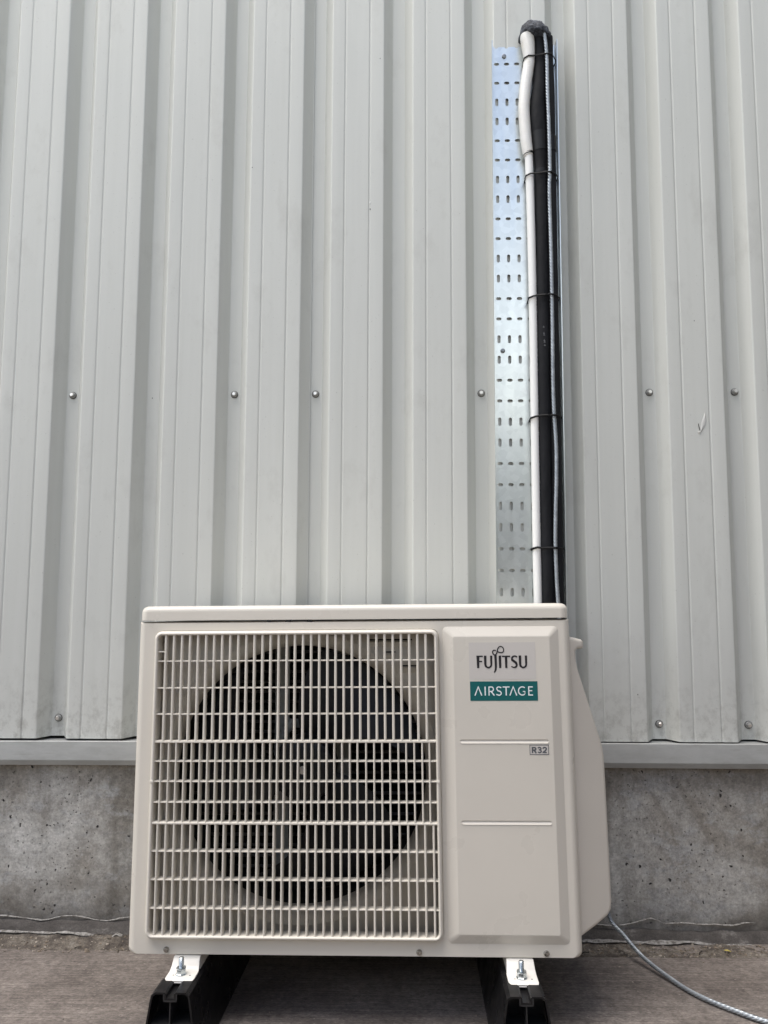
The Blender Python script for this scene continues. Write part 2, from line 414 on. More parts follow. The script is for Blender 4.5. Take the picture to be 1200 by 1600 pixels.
# ------------------------------------------------------------------ warehouse wall
D = 1.748; X0 = -0.845
M_light_block = mat('light_block_dark', (0.03, 0.03, 0.03), 0.9)
wall = empty('warehouse_wall', (0, D, 0), 'light grey profiled metal cladding wall over a stained concrete plinth', 'wall')
ZB = 0.4400
def clad_profile(k0, nk):
    """horizontal section of nk ribs starting at valley k0; returns (x, depth towards the camera)"""
    P = []
    V, SL, C, H = 0.031, 0.021, 0.127, 0.032
    P.append((-0.016, 0.0)); 
    for k in range(nk):
        x = 0.2 * k
        P += [(x + 0.002, 0.0), (x + V - 0.0015, 0.0), (x + V + 0.0015, 0.0022)]
        c = x + V + SL
        P += [(c - 0.0022, H - 0.0022), (c - 0.0004, H - 0.0005), (c + 0.002, H)]
        for gx in (0.032, 0.093):
            P += [(c+gx-0.0038, H), (c+gx-0.0016, H-0.0018), (c+gx, H-0.0024), (c+gx+0.0016, H-0.0018), (c+gx+0.0038, H)]
        e = c + C
        P += [(e - 0.002, H), (e + 0.0004, H - 0.0005), (e + 0.0022, H - 0.0022)]
        P += [(x + 0.2 - 0.0015, 0.0035 if k == nk - 1 else 0.0022)]
        if k < nk - 1: P.append((x + 0.2 + 0.0015, 0.0))
        else: P += [(x + 0.2 + 0.0025, 0.0030)]
    return P
def make_screw():
    r = MB(); r.lathe((0, 0, 0), (0, -1, 0), [(0.0088, 0), (0.0090, 0.0012), (0.0082, 0.0022)], 20, 0)
    r.lathe((0, 0, 0), (0, -1, 0), [(0.0082, 0.0016), (0.0078, 0.0030), (0.0060, 0.0046), (0.0054, 0.0050)], 20, 1)
    r.lathe((0, 0, 0), (0, -1, 0), [(0.0048, 0.0046), (0.0047, 0.0092), (0.0038, 0.0102)], 6, 2)
    return r.build('screw', [M_rubw, M_washer, M_screw])
scr0 = make_screw(); scr_used = False
panels = []
for pi, k0 in enumerate((-12, -7, -2, 3, 8, 13)):
    prof = clad_profile(k0, 5)
    xb = X0 + 0.2 * k0
    b = MB(); zs = [ZB + 0.0] + [ZB + 0.35 * i for i in range(1, 13)]
    b.strip([[(x, -dd, z + (0.0055*(x + xb) if z == ZB else 0)) for x, dd in prof] for z in zs])
    p = b.build('cladding_panel', M_clad, wall, 75, fixn=False, wn=True)
    p.location = (xb, 0, 0); panels.append((p, k0))
def put_screw(k, z):
    global scr_used
    for p, k0 in panels:
        if k0 <= k < k0 + 5:
            s_ = scr0 if not scr_used else scr0.copy()
            if scr_used: COL.objects.link(s_)
            scr_used = True
            s_.parent = p; s_.location = (0.2 * (k - k0) + 0.0165 + random.uniform(-.0012, .0012), 0.0, z)
            s_.rotation_euler = (random.uniform(-.05, .05), random.uniform(0, 1), random.uniform(-.06, .06))
for k in (0, 2, 3, 5, 7, 8, -2, 10, 12, -4): put_screw(k, 0.4555 + ZS)
for k in (0, 7, 8, 2, 5, -2, 10, 12): put_screw(k, -0.320 + ZS)
b = MB(); b.box((-3.3, 0.020, 0.385), (3.3, 0.024, 4.4)); b.build('light_block_sheet', M_light_block, wall)  # dark sheet added behind the panels to block stray sky light
# drip flashing: ledge, front face, back-sloping lip
b = MB(); zt = 0.4385
def fl(z0): return [(0.01, z0-0.0045), (-0.020, z0-0.0035), (-0.044, z0-0.0004), (-0.0465, z0), (-0.0478, z0-0.0016), (-0.0478, z0-0.0415), (-0.0470, z0-0.0430), (-0.040, z0-0.0545), (-0.0385, z0-0.0552), (-0.020, z0-0.0545)]
rows = []
xsf = [-3.3 + 0.1 * i for i in range(66)]
for x in xsf:
    z0 = zt + 0.0071 * (x) + 0.0009 * noise.noise(Vector((x * 2.1, 0, 0)))
    rows.append([(x, y, z) for y, z in fl(z0)])
b.strip(rows); b.build('drip_flashing', M_flash, wall, 60, fixn=False, wn=True)
# concrete plinth
b = MB(); rows = []
nx = 260
for i, z in enumerate([-0.25, 0.0, 0.03, 0.06, 0.1, 0.15, 0.2, 0.25, 0.3, 0.36, 0.395]):
    rows.append([(-3.3 + 6.6*j/nx, -0.020 + 0.0016*noise.noise(Vector((j*0.35, z*22, 0))), z) for j in range(nx+1)])
b.strip(rows)
b.strip([[(-3.3, -0.020, 0.395), (3.3, -0.020, 0.395)], [(-3.3, 0.2, 0.395), (3.3, 0.2, 0.395)]])
b.build('concrete_plinth', M_conc, wall, 60, fixn=False)
# dirty mortar fillet along the foot of the plinth
def fil_top(x): return 0.0335 + 0.006 * (x > 0) * min(1, x) + 0.005*noise.noise(Vector((x*9, 3, 0))) + 0.003*noise.noise(Vector((x*27, 5, 0)))
def fil_bot(x): return 0.0125 + 0.004 * x + 0.0022*noise.noise(Vector((x*8, 9, 0)))
b = MB(); rows = []
for t in (0, 0.08, 0.3, 0.6, 0.92, 1.0, 1.04):
    r = []
    for j in range(521):
        x = -2.6 + 5.2*j/520; zt_, zb_ = fil_top(x), fil_bot(x)
        if t > 1: y, z = -0.012, zb_ - 0.004
        else:
            z = zt_ + (zb_ - zt_) * t; y = -0.0205 - 0.0155*t**0.7 - (0.0 if t in (0, ) else 0.0012) + 0.0010*noise.noise(Vector((x*60, t*4, 1)))
        r.append((x, y, z))
    rows.append(r)
b.strip(rows); b.build('mortar_fillet', M_fillet, wall, 60, fixn=False)
# peeling edges of old sealant: curled ribbons along the top and bottom of the fillet
def ribbon(pts, wd, yb, curl, seed):
    P = catmull([(x, 0, z) for x, z in pts], 0.004); b = MB(); rows = []
    for i, p in enumerate(P):
        e = min(1, i / 6, (len(P) - 1 - i) / 6)
        n1 = noise.noise(Vector((p.x*26, seed, 0))); n2 = noise.noise(Vector((p.x*90, seed+3, 0)))
        wv = wd * e * (0.9 + 0.7*n1 + 0.4*n2) + 0.0004; out = curl * (1 + 0.9*n1) * e
        z = p.z + 0.0006*n2
        rows.append([(p.x, yb, z + wv*0.5), (p.x, yb - out*0.55, z + wv*0.35), (p.x, yb - out, z), (p.x, yb - out*0.9, z - wv*0.35), (p.x, yb - out*0.55, z - wv*0.4)])
    b.strip(rows); b.build('sealant_edge', M_seal, wall, 60)
Y_up = -0.0225; Y_lo = -0.037
z_ = lambda v: v + ZS
ribbon([(-1.25, z_(-.757)), (-1.05, z_(-.760)), (-0.932, z_(-.7575)), (-0.887, z_(-.7608)), (-0.835, z_(-.7654)), (-0.812, z_(-.762)), (-0.79, z_(-.757)), (-0.754, z_(-.7555)), (-0.710, z_(-.763)), (-0.6805, z_(-.7638)), (-0.637, z_(-.7561)), (-0.55, z_(-.757))], 0.0020, Y_up, 0.003, 1.3)
ribbon([(0.35, z_(-.748)), (0.4163, z_(-.7509)), (0.447, z_(-.753)), (0.4863, z_(-.7482)), (0.5215, z_(-.7381)), (0.5355, z_(-.7365)), (0.556, z_(-.745)), (0.5608, z_(-.7475))], 0.0022, Y_up, 0.0032, 4.1)
ribbon([(0.562, z_(-.7470)), (0.60, z_(-.7445)), (0.64, z_(-.7465)), (0.674, z_(-.7459)), (0.71, z_(-.7475)), (0.737, z_(-.7415)), (0.76, z_(-.742))], 0.0022, Y_up, 0.0032, 7.7)
ribbon([(-1.2, .0125), (-0.93, .0125), (-0.88, .0118), (-0.83, .0110), (-0.79, .0105)], 0.0042, Y_lo, 0.006, 2.2)
ribbon([(-0.80, .0115), (-0.775, .0125), (-0.75, .0110), (-0.725, .0090), (-0.70, .0075)], 0.0052, Y_lo, 0.007, 8.2)
ribbon([(-0.70, .0060), (-0.668, .0065), (-0.655, .0125), (-0.64, .0075), (-0.60, .0070)], 0.0035, Y_lo, 0.008, 5.2)
ribbon([(0.34, .0165), (0.40, .0180), (0.44, .0188), (0.49, .0165), (0.52, .0170)], 0.0045, Y_lo, 0.008, 6.5)
ribbon([(0.50, .0160), (0.53, .0178), (0.57, .0185), (0.605, .0200), (0.63, .0175), (0.66, .0150)], 0.0055, Y_lo, 0.009, 9.5)
ribbon([(0.645, .0150), (0.70, .0145), (0.74, .0148), (0.79, .0135), (0.95, .0130), (1.2, .014)], 0.0042, Y_lo, 0.006, 3.9)

# gritty dirt strip between the fillet and the brushed slab
b = MB(); rows = []
for t in range(15):
    r = []
    for j in range(901):
        x = -2.2 + 4.4*j/900
        edge = 1.712; near = 1.655 + 0.008*noise.noise(Vector((x*6, 0, 4))) - 0.012*(x > 0)
        u = t / 14; y = edge + (near - edge)*u
        gz = ground_z(x, y)
        lift = (fil_bot(x) - 0.001 - ground_z(x, edge)) * (1-u)**1.2
        fade = min(1, (1-u)*4)
        z = gz + lift + fade*(0.0018*noise.noise(Vector((x*45, y*60, 0))) + 0.0016*noise.noise(Vector((x*130, y*160, 2)))) + 0.0006*(1 if u < 1 else -3)
        r.append((x, y, z))
    rows.append(r)
b.strip(rows); tag(b.build('dirt_strip', M_grit, None, 80, fixn=False), kind='structure')
# loose gravel on it
M_peb = mat('pale_gravel', (0.26, 0.22, 0.17), 0.85)
g = N(M_peb); g.color(g.ramp(g.noise(g.mapping(), 55, 1), [(0.35, (0.07, 0.058, 0.045)), (0.5, (0.19, 0.15, 0.11)), (0.66, (0.34, 0.30, 0.25))]))
b = MB()
ico = bmesh.new(); bmesh.ops.create_icosphere(ico, subdivisions=1, radius=1)
iv = [v.co.copy() for v in ico.verts]; ifc = [tuple(v.index for v in f.verts) for f in ico.faces]; ico.free()
for i in range(2600):
    x = random.uniform(-1.5, 1.5); u = random.random()**0.8
    y = 1.708 - 0.062*u if random.random() < 0.93 else 1.70 - random.random()*0.45
    s_ = random.choice((0.0009, 0.0012, 0.0015, 0.002, 0.0028)) * random.uniform(0.7, 1.2)
    if y < 1.645: s_ *= 0.55
    gz = ground_z(x, y); lift = max(0, (y - 1.66)/0.052) * max(0, fil_bot(x) - ground_z(x, 1.712)) * 0.85
    q = Matrix.Rotation(random.uniform(0, 6.28), 3, random.choice('XYZ')); sc = Vector((random.uniform(.8, 1.5), random.uniform(.7, 1.2), random.uniform(.5, .9)))
    b.add([Vector((x, y, gz + lift + s_*0.3)) + q @ Vector((v.x*sc.x, v.y*sc.y, v.z*sc.z)) * s_ for v in iv], ifc)
tag(b.build('gravel', M_peb), kind='stuff')

# boundary fence across the yard, mirrored in the tray and shading the foot of the wall
M_fen = mat('weathered_timber', (0.3, 0.3, 0.28), 0.85)
g = N(M_fen); g.color(g.ramp(g.noise(g.mapping((12, 12, 0.7)), 1.0, 6), [(0.3, (0.34, 0.34, 0.32)), (0.7, (0.46, 0.455, 0.43))]))
fence = empty('boundary_fence', (0, -2.9, ground_z(0, -2.9)), 'tall weathered timber fence across the yard, mirrored low in the cable tray', 'fence')
pm = None
for i in range(70):
    if pm is None:
        b = MB(); b.box((0, 0, 0), (0.145, 0.02, 2.1)); o = b.build('fence_board', M_fen, fence); bevel(o, 0.004, 1); pm = o
    else:
        o = pm.copy(); COL.objects.link(o); o.parent = fence
    o.location = (-5.3 + 0.152*i, random.uniform(-.003, .003), -0.06 + random.uniform(-.02, .02))
for z in (0.35, 1.15, 1.95):
    b = MB(); b.box((-5.3, -0.05, z), (5.35, 0, z + 0.09)); b.build('fence_rail', M_fen, fence)

# unseen wall added on the right to shade the lower right of the view
M_shade_wall = mat('dark_grey_render', (0.16, 0.16, 0.155), 0.9)
g = N(M_shade_wall); g.color(g.ramp(g.noise(g.mapping(), 3, 7), [(0.3, (0.13, 0.13, 0.125)), (0.7, (0.19, 0.188, 0.18))]))
b = MB(); b.box((0, -3.4, -0.2), (0.3, 0.30, 3.6)); b.box((-0.04, -3.45, 3.6), (0.34, 0.34, 3.68))
wg = b.build('shading_side_wall', M_shade_wall, None); wg.location = (2.15, 1.50, 0)
tag(wg, 'unseen dark grey rendered side wall added beyond the right edge to shade the lower right', 'wall')

# ------------------------------------------------------------------ perforated cable tray
tray = empty('cable_tray', (0.2015, D - 0.0375, -0.13 + ZS), 'perforated galvanised steel cable tray fixed upright on the cladding above the unit', 'cable tray')
tray.rotation_euler = (0, math.radians(0.12), 0)
b = MB(); TH = 0.0012; PZ = 0.0498; WT = 0.150
ztop = 1.319 + 0.13
row0 = 1.274 + 0.13
def stadium(cx, cz, L, Wd, vert, n=5):
    P = []
    h = (L - Wd)/2; r = Wd/2
    for a0, sx in ((-90, 1), (90, -1)):
        for i in range(n+1):
            a = math.radians(a0 + 180*i/n); px = sx*h + r*math.cos(a); pz = r*math.sin(a)
            P.append((cx + pz, cz + px) if vert else (cx + px, cz + pz))
    return P if not vert else P[::-1]
cols = [0.0080 + 0.0248*i for i in range(6)]
for ri in range(-1, 28):
    zc = row0 - PZ*ri; vert = (ri % 4) in (2, 3)
    z1 = min(zc + PZ/2, ztop); z0 = zc - PZ/2
    if ri == -1: z1 = ztop; z0 = zc - PZ/2
    for ci, cx in enumerate(cols):
        x0 = 0.0002 if ci == 0 else (cols[ci-1]+cx)/2; x1 = WT if ci == 5 else (cx+cols[ci+1])/2
        hole = None
        if ri >= 0: hole = stadium(cx, zc, 0.0200 if vert else 0.0128, 0.0076, vert)
        outer = [(x0, z0), (x1, z0), (x1, z1), (x0, z1)]
        if ri == -1:
            nc = [(cx + 0.0045*math.cos(math.radians(a)), ztop + 0.0045*math.sin(math.radians(a))*0.9) for a in range(0, -181, -30)]
            outer = [(x0, z0), (x1, z0), (x1, z1)] + nc + [(x0, z1)]
        loops = [outer] + ([hole] if hole else [])
        b.fill(loops, lambda x, z: (x, 0, z))
        for lp in ([hole] if hole else []) + ([outer[2:]] if ri == -1 else []):
            cl = lp is hole
            b.strip([[(x, 0, z) for x, z in lp], [(x, TH, z) for x, z in lp]], cl)
            
for xa, sgn in ((-0.0022, 1), (WT+.0006, -1)):   # side flanges with a rolled lip
    P = [(xa, TH), (xa - sgn*TH*0, TH)]
    P = [(xa + sgn*0.0, 0.0), (xa - sgn*0.0006, -0.0006), (xa - sgn*0.0014, -0.018), (xa - sgn*0.0012, -0.0198), (xa - sgn*0.0012, -0.0208), (xa - sgn*0.0030, -0.0209), (xa - sgn*0.0035, -0.0200), (xa - sgn*0.0030, -0.0186), (xa - sgn*0.0016, TH), (xa + sgn*0.0026, TH), (xa + sgn*0.0026, 0.0002)]
    b.strip([[(x, y, z0) for x, y in P] for z0 in (row0 - PZ*27.5, ztop - 0.003, ztop + 0.0030)], True, cap=True)
tp = b.build('tray_plate', M_galv, tray, 40)
for (x, z) in ((0.2293, 1.2939), (0.2192, 0.5484)):
    b = MB(); b.lathe((0, 0, 0), (0, -1, 0), [(0.0055, 0), (0.0055, 0.001), (0.0048, 0.0028), (0.003, 0.0034)], 16)
    b.lathe((0, 0, 0), (0, -1, 0), [(0.0025, 0.0034), (0.0025, 0.0046)], 6)
    o = b.build('tray_screw', M_tscrew, tray); o.location = (x - 0.2025, -0.0003, z + 0.13)

# ------------------------------------------------------------------ pipes running up the tray
PY = 1.690
def W(x, y, z): return Vector((x, y, z + ZS))
# white condensate pipe with a ribbed hose sleeve
wp = empty('white_pipe', W(0.2886, PY, -0.2), 'thin white plastic pipe running up the left of the black bundle', 'pipe')
def child(mb, name, m, par, ang=50):
    o = mb.build(name, m, None, ang); bpy.context.view_layer.update()
    o.parent = par; o.matrix_parent_inverse = par.matrix_basis.inverted() if False else Matrix.Identity(4)
    mw = Matrix.LocRotScale(par.location, par.rotation_euler, par.scale)
    o.matrix_local = mw.inverted(); return o
b = MB()
b.tube(catmull([W(0.2892, PY+.006, -0.22), W(0.2893, PY, -0.04), W(0.2885, PY-.001, 0.08), W(0.2888, PY, 0.38), W(0.2888, PY, 0.668), W(0.2866, PY, 0.928), W(0.2842, PY, 1.032), W(0.283, PY, 1.05)], 0.02), 0.0096, 20)
child(b, 'pipe', M_white, wp)
b = MB()
HP = catmull([W(0.2838, PY, 1.022), W(0.2790, PY-.001, 1.060), W(0.2752, PY-.003, 1.115), W(0.2748, PY-.004, 1.150), W(0.2800, PY-.004, 1.205), W(0.2882, PY-.004, 1.262), W(0.2866, PY-.004, 1.300), W(0.2850, PY-.004, 1.318), W(0.2850, PY-.004, 1.3275)], 0.00075)
def hr(z):
    z -= ZS
    tb = [(1.02, .0112), (1.035, .0128), (1.06, .0135), (1.14, .0136), (1.22, .0135), (1.258, .0134), (1.267, .0129), (1.275, .0140), (1.30, .0160), (1.32, .0168), (1.36, .0165)]
    for (a, ra), (c, rc) in zip(tb, tb[1:]):
        if z <= c: return ra + (rc-ra)*max(0, (z-a)/(c-a))
    return tb[-1][1]
b.tube(HP, [hr(p.z) for p in HP], 20, rf=lambda L, th: 1 + 0.022*math.sin(L*2*math.pi/0.0042))
child(b, 'ribbed_hose', M_hose, wp, 80)
b = MB(); b.tube([W(0.2840, PY, 1.024), W(0.2834, PY, 1.0275), W(0.2828, PY, 1.031)], 0.0122, 20)
child(b, 'hose_collar', M_tie, wp)
# big black insulated pipe
bp = empty('insulated_pipe', W(0.312, PY, -0.2), 'thick black foam insulated pipe in the middle of the bundle', 'pipe')
b = MB()
BP = [(0.3125, .012, -0.22), (0.3125, 0, -0.05), (0.3115, 0, 0.08), (0.3112, 0, 0.382), (0.3122, 0, 0.668), (0.3128, 0, 0.96), (0.3105, -.001, 1.06), (0.3072, -.002, 1.11), (0.3072, -.002, 1.15), (0.3125, -.002, 1.21), (0.3150, -.002, 1.266), (0.3140, -.002, 1.305), (0.3140, -.002, 1.328)]
P = catmull([W(x, PY + y, z) for x, y, z in BP], 0.01)
def br(z):
    z -= ZS
    tb = [(-.3, .0148), (0.9, .0146), (0.965, .0150), (1.0, .0146), (1.07, .0172), (1.11, .0188), (1.15, .0182), (1.20, .0154), (1.266, .0130), (1.34, .0126)]
    for (a, ra), (c, rc) in zip(tb, tb[1:]):
        if z <= c: return ra + (rc-ra)*max(0, (z-a)/(c-a))
    return tb[-1][1]
P = catmull([W(x, PY + y, z) for x, y, z in BP], 0.004)
b.tube(P, [br(p.z) * (1 + 0.03*noise.noise(Vector((0, 0, p.z*9)))) for p in P], 28, rf=lambda L, th: 1 + 0.05*noise.noise(Vector((math.cos(th)*1.5, math.sin(th)*1.5, L*28))) + 0.025*noise.noise(Vector((math.cos(th)*2, math.sin(th)*2, L*90))))
child(b, 'foam_insulation', M_blk, bp)
for (za, zb_) in ((1.030, 1.078), (0.972, 0.984), (1.066, 1.069)):
    q = catmull([W(x, PY + y, z) for x, y, z in BP], 0.002); q = [p for p in q if za + ZS <= p.z <= zb_ + ZS + 0.002]
    b = MB(); b.tube(q, [br(p.z) + 0.0011 for p in q], 24); child(b, 'tape_wrap', M_tape, bp)
# second black pipe, right and behind
b2 = empty('insulated_pipe', W(0.333, PY + .004, -0.2), 'slimmer black insulated pipe squeezed against the right tray flange', 'pipe')
b = MB()
B2 = [(0.3350, .002, -0.22), (0.3355, .000, 0.0), (0.3360, .000, 0.4), (0.3360, .000, 0.7), (0.3362, .000, 0.95), (0.3362, .000, 1.06), (0.3362, .000, 1.1), (0.3362, .000, 1.20), (0.3345, .002, 1.27), (0.3350, .002, 1.300), (0.3345, .002, 1.326)]
P = catmull([W(x, PY + y, z) for x, y, z in B2], 0.01)
b.tube(P, [0.0130 * (1 + 0.03*noise.noise(Vector((3, 0, p.z*9)))) for p in P], 20)
child(b, 'foam_insulation', M_blk, b2)
q = catmull([W(x, PY + y, z) for x, y, z in B2], 0.002); q = [p for p in q if 1.03 + ZS <= p.z <= 1.07 + ZS]
b = MB(); b.tube(q, 0.0140, 20); child(b, 'tape_wrap', M_tape, b2)

# twisted steel cable: down the bundle, behind the unit, out over the slab
fr = PY - 0.0165
cab = [W(0.3190, fr+.012, 1.336), W(0.3215, fr-.004, 1.331), W(0.3255, fr-.004, 1.300), W(0.3285, fr-.002, 1.2524), W(0.3290, fr, 1.17), W(0.3305, fr-.001, 1.0884), W(0.3315, fr+.001, 0.9753), W(0.3290, fr, 0.927), W(0.3308, fr+.002, 0.769), W(0.3308, fr+.002, 0.613), W(0.3298, fr+.002, 0.460), W(0.3312, fr+.002, 0.382), W(0.3340, fr+.001, 0.310), W(0.3330, fr+.001, 0.2356), W(0.3300, fr+.001, 0.162), W(0.3285, fr+.002, 0.0787), W(0.3320, fr+.002, -0.041), W(0.345, fr+.002, -0.20), W(0.385, fr, -0.42), W(0.415, fr-.002, -0.60)]
gf = [(0.4300, 1.6830, -0.7130 + ZS)]
for (x, d) in ((0.9716, 0.3000), (0.9921, 0.2400), (1.0161, 0.1800), (1.0439, 0.1293), (1.0837, 0.0857), (1.1239, 0.0510), (1.22, 0.00), (1.38, -0.07), (1.65, -0.10)):
    gf.append(tuple(aw(x, d, GZ + 0.0062)))
gf[1] = (0.4520, 1.6500, -0.7400 + ZS); gf[2] = (0.4790, 1.6010, -0.7620+ZS)
P = catmull(cab + gf, 0.0009)
b = MB(); b.tube(P, 0.0042, 30, rf=lambda L, th: 0.70 + 0.34*abs(math.cos(2.5*(th + L*2*math.pi/0.040)))**0.8)
rope = b.build('steel_cable', M_rope, None, 180)
tag(rope, 'twisted steel cable coming down the bundle and curving out over the concrete floor', 'cable')

# foam / putty plug where the bundle enters the wall
b = MB(); rows = []
for i in range(25):
    ph = math.pi * i / 24; r = []
    for j in range(48):
        th = 2*math.pi*j/48
        d_ = Vector((math.sin(ph)*math.cos(th), -math.cos(ph), math.sin(ph)*math.sin(th)))
        n1 = 1 + 0.07*noise.noise(d_*3.1) + 0.05*noise.noise(d_*9) + 0.03*noise.noise(d_*22)
        e_ = lambda v, p=0.8: math.copysign(abs(v)**p, v)
        r.append((0.3062 + 0.0385*e_(d_.x)*n1, 1.712 + 0.053*e_(d_.y, .7)*n1, 1.3245 - 0.010*d_.x + ZS + (0.040*d_.z if d_.z > 0 else 0.007*d_.z)*n1))
    rows.append(r)
b.strip(rows, True)
tag(b.build('putty_plug', M_plug, None, 60), 'rough dark grey putty dome sealing the hole where the pipes enter the cladding', 'sealant')

# cable ties
tie_lab = ['topmost black cable tie, round the wide white hose just below the putty',
           'black cable tie just below the taped joint of the thick black pipe',
           'black cable tie midway between the taped joint and the level of the upper cladding screws',
           'black cable tie on the bundle just below the level of the upper cladding screws',
           'lowest black cable tie, on the bundle just above the unit lid']
for i, (zl, zr, xl, xr) in enumerate(((1.2635, 1.2668, 0.2750, 0.3535), (0.9665, 0.9686, 0.2755, 0.3530), (0.6655, 0.6690, 0.2780, 0.3515), (0.3790, 0.3830, 0.2780, 0.3505), (0.0780, 0.0787, 0.2780, 0.3500))):
    cx, cz = (xl + xr)/2, (zl + zr)/2
    r_w = 0.0145 if i == 0 else 0.011
    loop = [(xl - .001, PY, zl - .002), (xl, PY - r_w*.8 - .001, zl), (xl + .010, PY - r_w - .004, zl + .0028), (0.2985, PY - .0165, zr + .0004), (0.312, PY - .0185, zr + .001), (0.324, PY - .0225, zr + .0006), (0.334, PY - .0225, zr), (0.344, PY - .0150, zr - .0002), (xr - .003, PY - .0035, zr - .0004), (xr, PY + .000, zr - .0006), (xr + .0005, PY + .012, zr - .001), (xr - .002, PY + .0275, zr), (0.33, PY + .0285, cz), (0.30, PY + .0285, cz), (xl + .006, PY + .027, zl), (xl, PY + .016, zl - .001), (xl, PY + .004, zl - .002)]
    t = empty('cable_tie', W(cx, PY, cz), tie_lab[i], 'cable tie', 'black cable ties holding the bundle to the tray')
    pts = [W(*p) for p in loop]
    b = MB(); b.tube(pts, 0.0015, 8, up=Vector((0, 0, 1)), sx=1.75, sy=0.7); child(b, 'strap', M_tie, t, 60)
    b = MB(); hx = (0.338, 0.335, 0.318, 0.319, 0.331)[i]; hz = zr + ZS; hy = PY - (.0200 if hx > .33 else .0195)
    b.box((hx - .003, hy - .0035, hz - .0022), (hx + .003, hy + .001, hz + .0026)); child(b, 'tie_head', M_tie, t, 60)

# ------------------------------------------------------------------ outdoor unit
ac = empty('air_conditioner', T, 'beige outdoor air conditioning unit with a square grille over its round fan', 'air conditioner')
ac.rotation_euler = ROT
WA, HA, DA = 0.799, 0.5815, 0.30
def loft(b, prof, x0, z0, x1, z1, rad, n=8):
    """rounded-rect outline lofted through depth; prof: (depth, inset)"""
    rows = []
    for d_, ins in prof:
        rr = [max(0.0005, r - ins) for r in rad]
        rows.append([(x, d_, z) for x, z in rrect(x0+ins, z0+ins, x1-ins, z1-ins, rr, n)])
    b.strip(rows, True); return rows
def rnd(r, n=6): return [(r*(1-math.sin(math.radians(90*i/n))), r*(1-math.cos(math.radians(90*i/n)))) for i in range(n, -1, -1)]
GR = (0.0335, 0.0300, 0.5595, 0.5655)             # grille recess in the front panel
b = MB()
rc = rnd(0.014)[::-1]                              # (depth, inset) from (r, 0) to (0, r)
def casing_outline(d_, ins):
    iz = min(ins, 0.004)
    return [(x, d_, z) for x, z in rrect(ins, iz, WA-ins, HA-iz*0.6, (max(.0005, .012-ins*.4), max(.0005, .012-ins*.4), 0.0006, 0.0006), 6)]
rows = [casing_outline(DA, 0)] + [casing_outline(d_, i_) for d_, i_ in rc]
b.strip(rows, True)
front = [(p[0], p[2]) for p in rows[-1]]
hole = rrect(*GR, 0.014, 6)
b.fill([front, hole], lambda x, z: (x, 0, z))
b.strip([[(x, 0, z) for x, z in hole], [(x, 0.0015, z) for x, z in rrect(GR[0]+.0012, GR[1]+.0012, GR[2]-.0012, GR[3]-.0012, .013, 6)], [(x, 0.030, z) for x, z in rrect(GR[0]+.0012, GR[1]+.0012, GR[2]-.0012, GR[3]-.0012, .013, 6)]], True)
b.add([(0.01, DA, 0.002), (WA-.01, DA, .002), (WA-.01, DA, HA), (0.01, DA, HA)], [(0, 1, 2, 3)])
b.add([(0.0045, 0.012, HA-.002), (WA-.0045, 0.012, HA-.002), (WA-.0045, DA-.01, HA-.002), (0.0045, DA-.01, HA-.002)], [(0, 1, 2, 3)])
b.build('casing', M_ac, ac, 50, wn=True)
# lid
b = MB(); LZ0, LZ1 = 0.5838, 0.6105; rows = []
lr = 0.011
def lid_ring(z, ins, low=0):
    r = 0.016
    return [(x, d_, z) for x, d_ in rrect(0.0016+ins, -0.0012+ins, 0.7974-ins, DA+.004-ins, (r, r, r, r), 6)]
rows = [lid_ring(LZ0, 0.0012), lid_ring(LZ0, 0), lid_ring(LZ0+.0008, -0.0003)]
for i in range(8):
    a = math.radians(90*i/7); rows.append(lid_ring(LZ1 - lr + lr*math.sin(a), lr*(1-math.cos(a))))
b.strip(rows, True)
top = [(p[0], p[1]) for p in rows[-1]]; b.fill([top], lambda x, y: (x, y, LZ1 + 0.0))
bot = [(p[0], p[1]) for p in rows[0]]; b.fill([bot], lambda x, y: (x, y, LZ0))
b.build('lid', M_ac, ac, 50, wn=True)
# service cover: raised plateau with two pressed grooves
cx0, cz0 = 0.520, 0.700
PL = lambda x, z: (cx0 + (x-cx0)*0.994, cz0 + (z-cz0)*0.994)
o0 = rrect(0.5665, 0.0260, 0.7760, 0.5690, 0.008, 5)
ix0, iz0 = PL(0.5845, 0.0380); ix1, iz1 = PL(0.7610, 0.5512)
i0 = rrect(ix0, iz0, ix1, iz1, 0.004, 5)
i1 = rrect(ix0-.0016, iz0-.0016, ix1+.0016, iz1+.0016, 0.005, 5)
i2 = rrect(ix0+.0016, iz0+.0016, ix1-.0016, iz1-.0016, 0.003, 5)
om = rrect(0.5665+.0018, 0.0260+.0018, 0.7760-.0018, 0.5690-.0018, 0.0075, 5)
PD = -0.0085
b = MB()
L3 = lambda l, d_: [(x, d_, z) for x, z in l]
b.strip([L3(o0, 0.0012), L3(o0, -0.0006), L3(om, -0.0014), L3(i1, PD+.0012), L3(i0, PD+.0003), L3(i2, PD)], True)
gx0, gx1 = PL(0.5935, .3)[0], PL(0.7535, .3)[0]; gh = []
for gz in (0.3643, 0.2253):
    zc = PL(.6, gz)[1]
    h0 = rrect(gx0, zc-.0046, gx1, zc+.0034, 0.0036, 4); hm = rrect(gx0+.0012, zc-.0034, gx1-.0012, zc+.0029, 0.0028, 4); h1 = rrect(gx0+.0026, zc+.0012, gx1-.0026, zc+.0024, 0.0005, 4)
    gh.append(h0)
    b.strip([L3(h0, PD), [(x, PD - .0009 if z < zc - .0012 else PD + .0003, z) for x, z in hm], L3(h1, PD+.0017)], True); b.fill([h1], lambda x, z: (x, PD+.0017, z))
b.fill([i2] + gh, lambda x, z: (x, PD, z))
b.build('service_cover', M_ac, ac, 60, wn=True)

